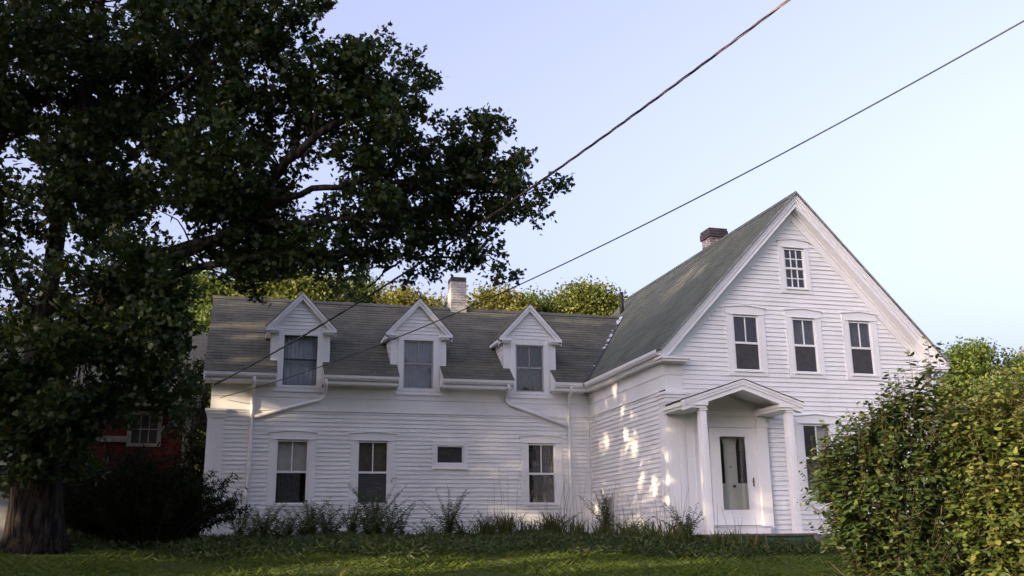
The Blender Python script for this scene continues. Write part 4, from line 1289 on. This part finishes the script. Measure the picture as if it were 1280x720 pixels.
# ------------------------------------------------------------------ shrubs in front on the right
def shrub(base, blobs, shoots, label, mt, seed, group, dens=1.0):
    """stems from one base, leafy sprays in clumps, long upright shoots with leaves in pairs"""
    rg = np.random.default_rng(seed)
    t = thing('lilac_shrub', base, label, 'shrub', group)
    x, y, z = base
    st = MB()
    lc, ln, lsp, lsz = [], [], [], []
    def spray(p0, d, L, npair, s0):
        d = d / np.linalg.norm(d)
        a = np.cross(d, np.array([.3, .2, 1.])); a /= np.linalg.norm(a)
        b2 = np.cross(d, a)
        st.tube([Vector(p0), Vector(p0 + d * L * .5), Vector(p0 + d * L + np.array([0, 0, .02]))], [.0025, .002, .001], 4, False)
        for k in range(npair):
            f = (k + .4) / npair
            p = p0 + d * L * f
            ax = a if k % 2 == 0 else b2
            for sg in (-1, 1):
                dl = ax * sg * .9 + d * .55 + rg.normal(size=3) * .22
                lc.append(p + rg.normal(size=3) * .008); lsp.append(dl)
                ln.append(np.array([0, 0, .9]) + d * .5 + rg.normal(size=3) * .35)
                lsz.append(s0 * rg.uniform(.75, 1.2) * (1.05 - .45 * f ** 2))
        lc.append(p0 + d * L); lsp.append(d + rg.normal(size=3) * .2); ln.append(rg.normal(size=3)); lsz.append(s0 * .6)
    for bx, by, bz, r in blobs:
        tip = np.array([bx, by, bz]); b0 = np.array([x, y, z]) + rg.normal(size=3) * np.array([.16, .16, 0])
        for q in range(3):
            e = tip + rg.normal(size=3) * r * .45
            m1 = b0 * .45 + e * .55 + np.array([0, 0, .12]) + rg.normal(size=3) * .05
            st.tube([Vector(b0), Vector(b0 * .75 + m1 * .25), Vector(m1), Vector(e)], [.014, .012, .009, .004], 5, False)
        n = int(235 * dens * r ** 2 / .16)
        dirs = rg.normal(size=(n, 3)); dirs /= np.linalg.norm(dirs, axis=1, keepdims=True)
        rr = r * (.25 + .75 * rg.random(n)) ** .7
        for d, q in zip(dirs, rr):
            spray(tip + d * q, d * .7 + np.array([0, 0, .75]) + rg.normal(size=3) * .3, rg.uniform(.10, .30), int(rg.integers(3, 7)), rg.uniform(.06, .095))
    for sx, sy, sz, L in shoots:
        d = np.array([rg.normal() * .10, rg.normal() * .10, 1.])
        p0 = np.array([sx, sy, sz - L])
        spray(p0, d, L, int(L / .05), .095)
    st.build('stems', M['twig'], t, True)
    lc, ln, lsp, lsz = map(np.array, (lc, ln, lsp, lsz))
    planar_mesh('crown', lc, ln, lsz, OVAL_LEAF, M[mt], t, rg, spin=np.cross(lsp, ln))
    return t
shrub((5.75, 7.95, -1.12), [(5.45, 8.0, .55, .36), (5.85, 7.9, .72, .42), (5.6, 7.9, .15, .42), (6.1, 7.85, .35, .42), (5.75, 7.75, -.25, .42), (5.42, 7.95, .22, .30), (5.27, 8.03, .42, .20), (5.32, 8.0, .0, .22),
                            (5.98, 7.82, 1.02, .24), (5.72, 7.95, .90, .2), (6.12, 7.8, -.3, .40), (6.28, 7.7, .30, .30), (6.25, 7.7, .70, .24), (6.25, 7.7, -.05, .28), (5.5, 7.9, -.35, .26)],
      [(5.60, 7.75, 1.33, .45), (5.78, 7.75, 1.50, .5), (5.95, 7.7, 1.66, .55), (6.06, 7.7, 1.60, .5), (5.47, 7.95, 1.12, .4), (5.70, 7.8, 1.30, .4), (5.86, 7.8, 1.42, .4), (5.30, 8.05, .98, .32), (5.20, 8.05, .88, .25), (6.14, 7.7, 1.48, .4), (5.12, 8.1, .72, .25), (5.9, 7.85, 1.52, .5), (5.55, 7.9, 1.22, .6), (5.64, 7.85, 1.38, .6), (5.74, 7.8, 1.42, .7), (5.84, 7.8, 1.56, .7), (5.92, 7.75, 1.62, .7), (6.0, 7.75, 1.70, .7), (6.1, 7.75, 1.56, .7), (5.38, 8.0, 1.04, .5), (5.25, 8.05, .92, .4), (5.18, 8.05, .62, .3), (6.0, 7.6, 1.72, .6), (6.08, 7.55, 1.80, .75), (6.15, 7.55, 1.74, .7), (6.22, 7.5, 1.64, .6), (6.3, 7.5, 1.6, .6), (6.12, 7.6, 1.60, .6), (6.05, 7.65, 1.5, .5)],
      'lilac with upright shoots and shade painted into its dark green leaves, in front of the gable', 'shrub_painted_shade', 91, 'lilac shrubs in front of the house', .82)
shrub((6.7, 7.4, -1.15), [(6.6, 7.5, .65, .45), (6.95, 7.35, .5, .45), (6.5, 7.45, .2, .45), (6.9, 7.3, .0, .45), (6.4, 7.5, -.3, .40), (6.8, 7.2, -.4, .45), (6.72, 7.45, 1.0, .30), (7.1, 7.3, 1.0, .35), (7.2, 7.2, .3, .45), (6.42, 7.6, .85, .25), (7.3, 7.0, -.2, .45)],
      [(6.35, 7.55, 1.30, .4), (6.55, 7.5, 1.45, .4), (6.75, 7.4, 1.48, .4), (6.92, 7.35, 1.42, .35), (7.05, 7.3, 1.5, .4), (6.65, 7.4, 1.30, .3)],
      'lilac with sunlight painted into its yellow green leaves, filling the right edge in front of the darker one', 'shrub', 92, 'lilac shrubs in front of the house')

# ------------------------------------------------------------------ yew by the wing's left corner
def yew_bush(x0, y0, R, H, n, label, seed):
    yew = thing('yew_bush', (x0, y0, gz(x0, y0)), label, 'bush', 'yews between the maple and the house')
    rg = np.random.default_rng(seed)
    st = MB()
    lc, ln, lsp, lsz = [], [], [], []
    for i in range(n):
        a = rg.uniform(0, 2 * math.pi)
        r = R * math.sqrt(rg.random())
        ex, ey = x0 + r * math.cos(a), y0 + r * math.sin(a) * .8
        h = H * math.sqrt(max(.05, 1 - (r / (R * 1.15)) ** 2)) * rg.uniform(.65, 1.05)
        b0 = np.array([x0 + (ex - x0) * .3, y0 + (ey - y0) * .3, -.1])
        e0 = np.array([ex, ey, -.1 + h])
        tipd = np.array([math.cos(a) * .34, math.sin(a) * .26, rg.uniform(.0, .30)])
        P = [b0, b0 * .5 + e0 * .5 + np.array([0, 0, .1]), e0, e0 + tipd]
        st.tube([Vector(p) for p in P], [.012, .009, .006, .002], 4, False)
        for k in range(120):
            f = .15 + .85 * rg.random()
            q = min(int(f * 3), 2)
            p = P[q] + (P[q + 1] - P[q]) * (f * 3 - q)
            dr_ = P[q + 1] - P[q]
            dr_ = dr_ / (np.linalg.norm(dr_) + 1e-6)
            d = dr_ * .8 + rg.normal(size=3) * .55
            lc.append(p + rg.normal(size=3) * .025); lsp.append(d); ln.append(rg.normal(size=3) + np.array([0, 0, .6])); lsz.append(rg.uniform(.06, .12))
    st.build('stems', M['yewstem'], yew, True)
    lc, ln, lsp, lsz = map(np.array, (lc, ln, lsp, lsz))
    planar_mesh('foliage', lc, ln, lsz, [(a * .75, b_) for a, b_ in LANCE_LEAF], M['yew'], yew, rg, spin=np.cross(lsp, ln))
yew_bush(-1.40, 18.1, 1.35, 1.32, 260, 'spreading near-black yew with feathery shoots in front of the wing corner', 17)
yew_bush(-2.20, 19.3, 1.0, 1.75, 200, 'taller near-black yew behind the spreading one, below the barn window', 18)

# ------------------------------------------------------------------ weeds along the walls
def weed(x, y, h, label, seed, stems=5, sp=.33, mt='weed'):
    rg = np.random.default_rng(seed)
    z = gz(x, y); h *= 1.42; stems = stems * 3 + 3
    t = thing('leafy_weed', (x, y, z), label, 'weed', 'leafy weeds along the wall')
    st = MB()
    lc, ln, lsp, lsz = [], [], [], []
    for i in range(stems):
        ex, ey = x + rg.normal() * sp, y + rg.normal() * sp * .6
        hh = h * rg.uniform(.7, 1.05)
        P = [np.array([x + (ex - x) * f * f + rg.normal() * .012, y + (ey - y) * f * f, z + hh * f]) for f in np.linspace(0, 1, 6)]
        P[0][:2] += rg.normal(size=2) * sp * .4; P[1][:2] += (P[0][:2] - np.array([x, y])) * .5
        st.tube([Vector(p) for p in P], [.007, .006, .005, .005, .004, .002], 5, False)
        for k in range(int(60 * hh)):
            f = .08 + .92 * (k + rg.random()) / (60 * hh)
            f = min(f, .999)
            q = int(f * 5)
            p = P[q] + (P[q + 1] - P[q]) * (f * 5 - q)
            an = k * 2.4 + rg.normal() * .3
            d = np.array([math.cos(an), math.sin(an), rg.uniform(.1, .7)])
            lc.append(p); lsp.append(d); ln.append(np.array([0, 0, 1.]) - d * .4 + rg.normal(size=3) * .2)
            lsz.append(rg.uniform(.08, .13) * (1.1 - .55 * f))
    st.build('stems', M['twig'], t, True)
    lc, ln, lsp, lsz = map(np.array, (lc, ln, lsp, lsz))
    sh = [(a * 1.5, b_) for a, b_ in LANCE_LEAF]
    planar_mesh('foliage', lc, ln, lsz, sh, M[mt], t, rg, spin=np.cross(lsp, ln))
WEEDS = [
    (3.95, 21.2, .40, 'short leafy weed between the second window and the small high window', 4), (5.45, 21.9, .50, 'leafy weed behind the grass clumps, between the high window and the third window', 4), (6.95, 21.9, .46, 'leafy weed right of the third window, behind the grass', 4), (7.65, 19.2, .46, 'leafy weed at the middle of the side wall', 4),
    (.30, 21.1, .50, 'leafy weed in front, just right of the left downspout', 4), (.80, 21.0, .46, 'short weed in front, below the left edge of the first window', 4), (1.28, 20.9, .50, 'leafy weed in front, below the right edge of the first window', 5),
    (1.72, 20.9, .46, 'short leafy weed in front, right of the first window casing', 4), (2.60, 20.9, .55, 'leafy weed in front, below the left edge of the second window', 5), (3.10, 21.0, .58, 'leafy weed in front, below the right edge of the second window', 5),
    (.05, 21.6, .58, 'low leafy weed under the left downspout beside the yew', 4), (.55, 21.5, .62, 'leafy weed between the left downspout and the first window', 5),
    (1.05, 21.7, .52, 'short leafy weed below the first window of the wing', 4), (1.50, 21.4, .68, 'bushy weed right of the first window of the wing', 6),
    (1.92, 21.6, .66, 'leafy weed midway between the first and second windows', 5), (2.35, 21.5, .60, 'leafy weed just left of the second window', 5),
    (2.85, 21.4, .86, 'tallest bushy weed, below the second window of the wing', 8), (3.45, 21.7, .62, 'thin weed with a single leafy top right of the second window', 2),
    (4.45, 21.5, .84, 'tall pale leaved weed under the small high window', 5), (4.85, 21.8, .44, 'small weed right of the pale one under the high window', 3),
    (7.95, 21.2, .80, 'pointed dark weed in the corner where the wing meets the side wall', 6), (8.05, 17.2, .55, 'bushy weed at the foot of the front corner pilaster', 5)]
for i, (x, y, h, lb, ns) in enumerate(WEEDS):
    weed(x, y, h, lb, 200 + i, ns)

def tuft(x, y, h, label, seed, n=60, dry=6, sp=.28, mt='daylily'):
    rg = np.random.default_rng(seed)
    z = gz(x, y); h *= 1.9; n = int(n * 1.6)
    t = thing('grass_clump', (x, y, z), label, 'grass clump', 'clumps of strap leaves along the wall')
    bl = MB()
    for i in range(n):
        a = rg.uniform(0, 2 * math.pi)
        bx, by = x + rg.normal() * sp * .5, y + rg.normal() * sp * .4
        L = h * rg.uniform(.6, 1.1)
        out = rg.uniform(.15, .6) * L
        wd = rg.uniform(.007, .013)
        prev = None
        side = np.array([-math.sin(a), math.cos(a), 0]) * wd
        for k in range(6):
            f = k / 5
            p = np.array([bx + math.cos(a) * out * f ** 1.6, by + math.sin(a) * out * f ** 1.6, z + L * (f - .38 * f ** 3)])
            s_ = side * (1 - f ** 2) + side * .05
            cur = (tuple(p - s_), tuple(p + s_))
            if prev: 
                i0 = len(bl.v)
                if k == 1:
                    bl.v += [prev[0], prev[1]]; i0 += 2
                    pa, pb = len(bl.v) - 2, len(bl.v) - 1
                bl.v += [cur[0], cur[1]]
                bl.f.append((pa, pb, len(bl.v) - 1, len(bl.v) - 2)); bl.uv.append([(0, 0)] * 4)
                pa, pb = len(bl.v) - 2, len(bl.v) - 1
            prev = cur
    bl.build('blades', M[mt], t)
    if dry:
        ds = MB()
        for i in range(dry):
            a = rg.uniform(0, 2 * math.pi)
            L = h * rg.uniform(1.0, 1.75)
            bx, by = x + rg.normal() * sp * .7, y + rg.normal() * sp * .4
            ln_ = rg.uniform(.03, .22) * L
            P = [Vector((bx + math.cos(a) * ln_ * f * f, by + math.sin(a) * ln_ * f * f, z + L * f)) for f in (0, .33, .66, 1)]
            ds.tube(P, [.004, .0035, .003, .0015], 4, False)
        ds.build('seed_stalks', M['drystem'], t)
TUFTS = [
    (5.25, 21.7, .46, 'grass clump between the small high window and the third window', 50, 4), (5.75, 21.5, .52, 'wide grass clump left of the third window', 80, 6),
    (6.25, 21.3, .40, 'short brownish grass clump under the left edge of the third window', 50, 3), (6.75, 21.4, .52, 'tall grass clump below the third window with many stalks', 80, 8),
    (7.20, 21.0, .46, 'grass clump just left of the right downspout', 60, 6), (7.45, 19.8, .42, 'drooping grass clump in front of the corner weed', 60, 5),
    (7.55, 18.7, .40, 'grass clump halfway along the side wall', 60, 8), (7.65, 17.9, .40, 'grass clump by the side wall near the pilaster', 60, 8),
    (7.75, 17.0, .38, 'arching grass clump in front of the corner pilaster with bare stalks', 70, 12), (8.35, 16.3, .30, 'arching grass clump at the left end of the porch step', 70, 6),
    (8.85, 16.1, .26, 'low grass clump against the green porch skirt', 50, 1)]
for i, (x, y, h, lb, n_, dr_) in enumerate(TUFTS):
    tuft(x, y, h, lb, 300 + i, n_, dr_)

# ground cover below them
rg = np.random.default_rng(44)
pts = []
for i in range(72000):
    x, y = rg.uniform(-3.4, 10.8), rg.uniform(15.1, 22.45)
    if x > 8.25 and y > 16.5: continue
    if x > 7.9 and y > 17.85: continue
    edge = 16.2 + .35 * math.sin(x * 1.7) + .25 * math.sin(x * 4.1 + 1) + rg.normal() * .12
    if x > 7.3: edge = 15.4 + .15 * math.sin(x * 3)
    elif x < -.2: edge += min(1.1, (-.2 - x) * 1.2)
    elif x > 6.3: edge += (15.4 - edge) * (x - 6.3)
    if y < edge: continue
    hmax = .10 + .15 * min(1, (y - edge) / .9) * (.65 + .35 * math.sin(x * 2.3 + y * 1.9) * math.sin(x * .9 - y * 2.7))
    if x > 8.2: hmax = min(hmax, .16)
    pts.append((x, y, gz(x, y) + hmax * rg.random() ** .5))
pts = np.array(pts)
nr = rg.normal(size=pts.shape); nr[:, 2] *= .6
up = rg.normal(size=pts.shape) * .55; up[:, 2] += .8
gc = planar_mesh('ground_cover', pts, nr, rg.uniform(.05, .14, len(pts)), LANCE_LEAF, M['cover'], None, rg, spin=np.cross(up, nr))
tag(gc, 'low dark green leafy cover at the foot of the walls', 'ground cover', kind='stuff')

# lawn
rg = np.random.default_rng(45)
N = 200000
x = rg.uniform(-5.5, 12.5, N); y = 11.5 + (18.6 - 11.5) * rg.random(N) ** .9
z = np.array([gz(a, c) for a, c in zip(x, y)])
hgt = rg.uniform(.05, .15, N) * (1 + .5 * np.sin(x * 1.9 + y) * np.sin(y * 2.3 - x * .7))
base_ = np.stack([x, y, z - .005], 1)
d = np.stack([rg.normal(size=N) * .35, rg.normal(size=N) * .35, np.ones(N)], 1)
nrm = rg.normal(size=(N, 3)); nrm[:, 2] = .1
lawn = planar_mesh('grass', base_, nrm, hgt * 1.0, [(.07, 0), (.05, .6), (0, 1.0), (-.05, .6), (-.07, 0)], M['grass'], None, rg, spin=np.cross(d, nrm))
tag(lawn, 'mown lawn grass', 'grass', kind='stuff')

# sprigs near the lower edge
def sprig(x, y, h, label, seed):
    rg = np.random.default_rng(seed)
    z = gz(x, y)
    t = thing('weed_sprig', (x, y, z), label, 'weed', 'lone sprigs in the foreground grass')
    P = [np.array([x - .05 + .10 * f * f, y, z + h * f - .05 * f ** 3]) for f in np.linspace(0, 1, 8)]
    st = MB(); st.tube([Vector(p) for p in P], [.006, .0055, .005, .0045, .004, .003, .0025, .0015], 5, False)
    st.build('stem', M['twig'], t, True)
    lc, lsp, ln, lsz = [], [], [], []
    for k in range(26):
        f = .45 + .55 * k / 26
        q = min(int(f * 7), 6)
        p = P[q] + (P[q + 1] - P[q]) * (f * 7 - q)
        an = k * math.pi + rg.normal() * .4
        d = np.array([math.cos(an), math.sin(an) * .5, .5])
        lc.append(p); lsp.append(d); ln.append(np.array([rg.normal() * .3, -.5, .7])); lsz.append(rg.uniform(.05, .075))
    lc, ln, lsp, lsz = map(np.array, (lc, ln, lsp, lsz))
    planar_mesh('foliage', lc, ln, lsz, OVAL_LEAF, M['farrust'], t, rg, spin=np.cross(lsp, ln))
sprig(1.04, 10.45, .62, 'small sunlit sprig at the bottom edge below the second window', 401)
sprig(-1.62, 10.1, .60, 'small sunlit sprig at the bottom edge below the maple trunk', 402)
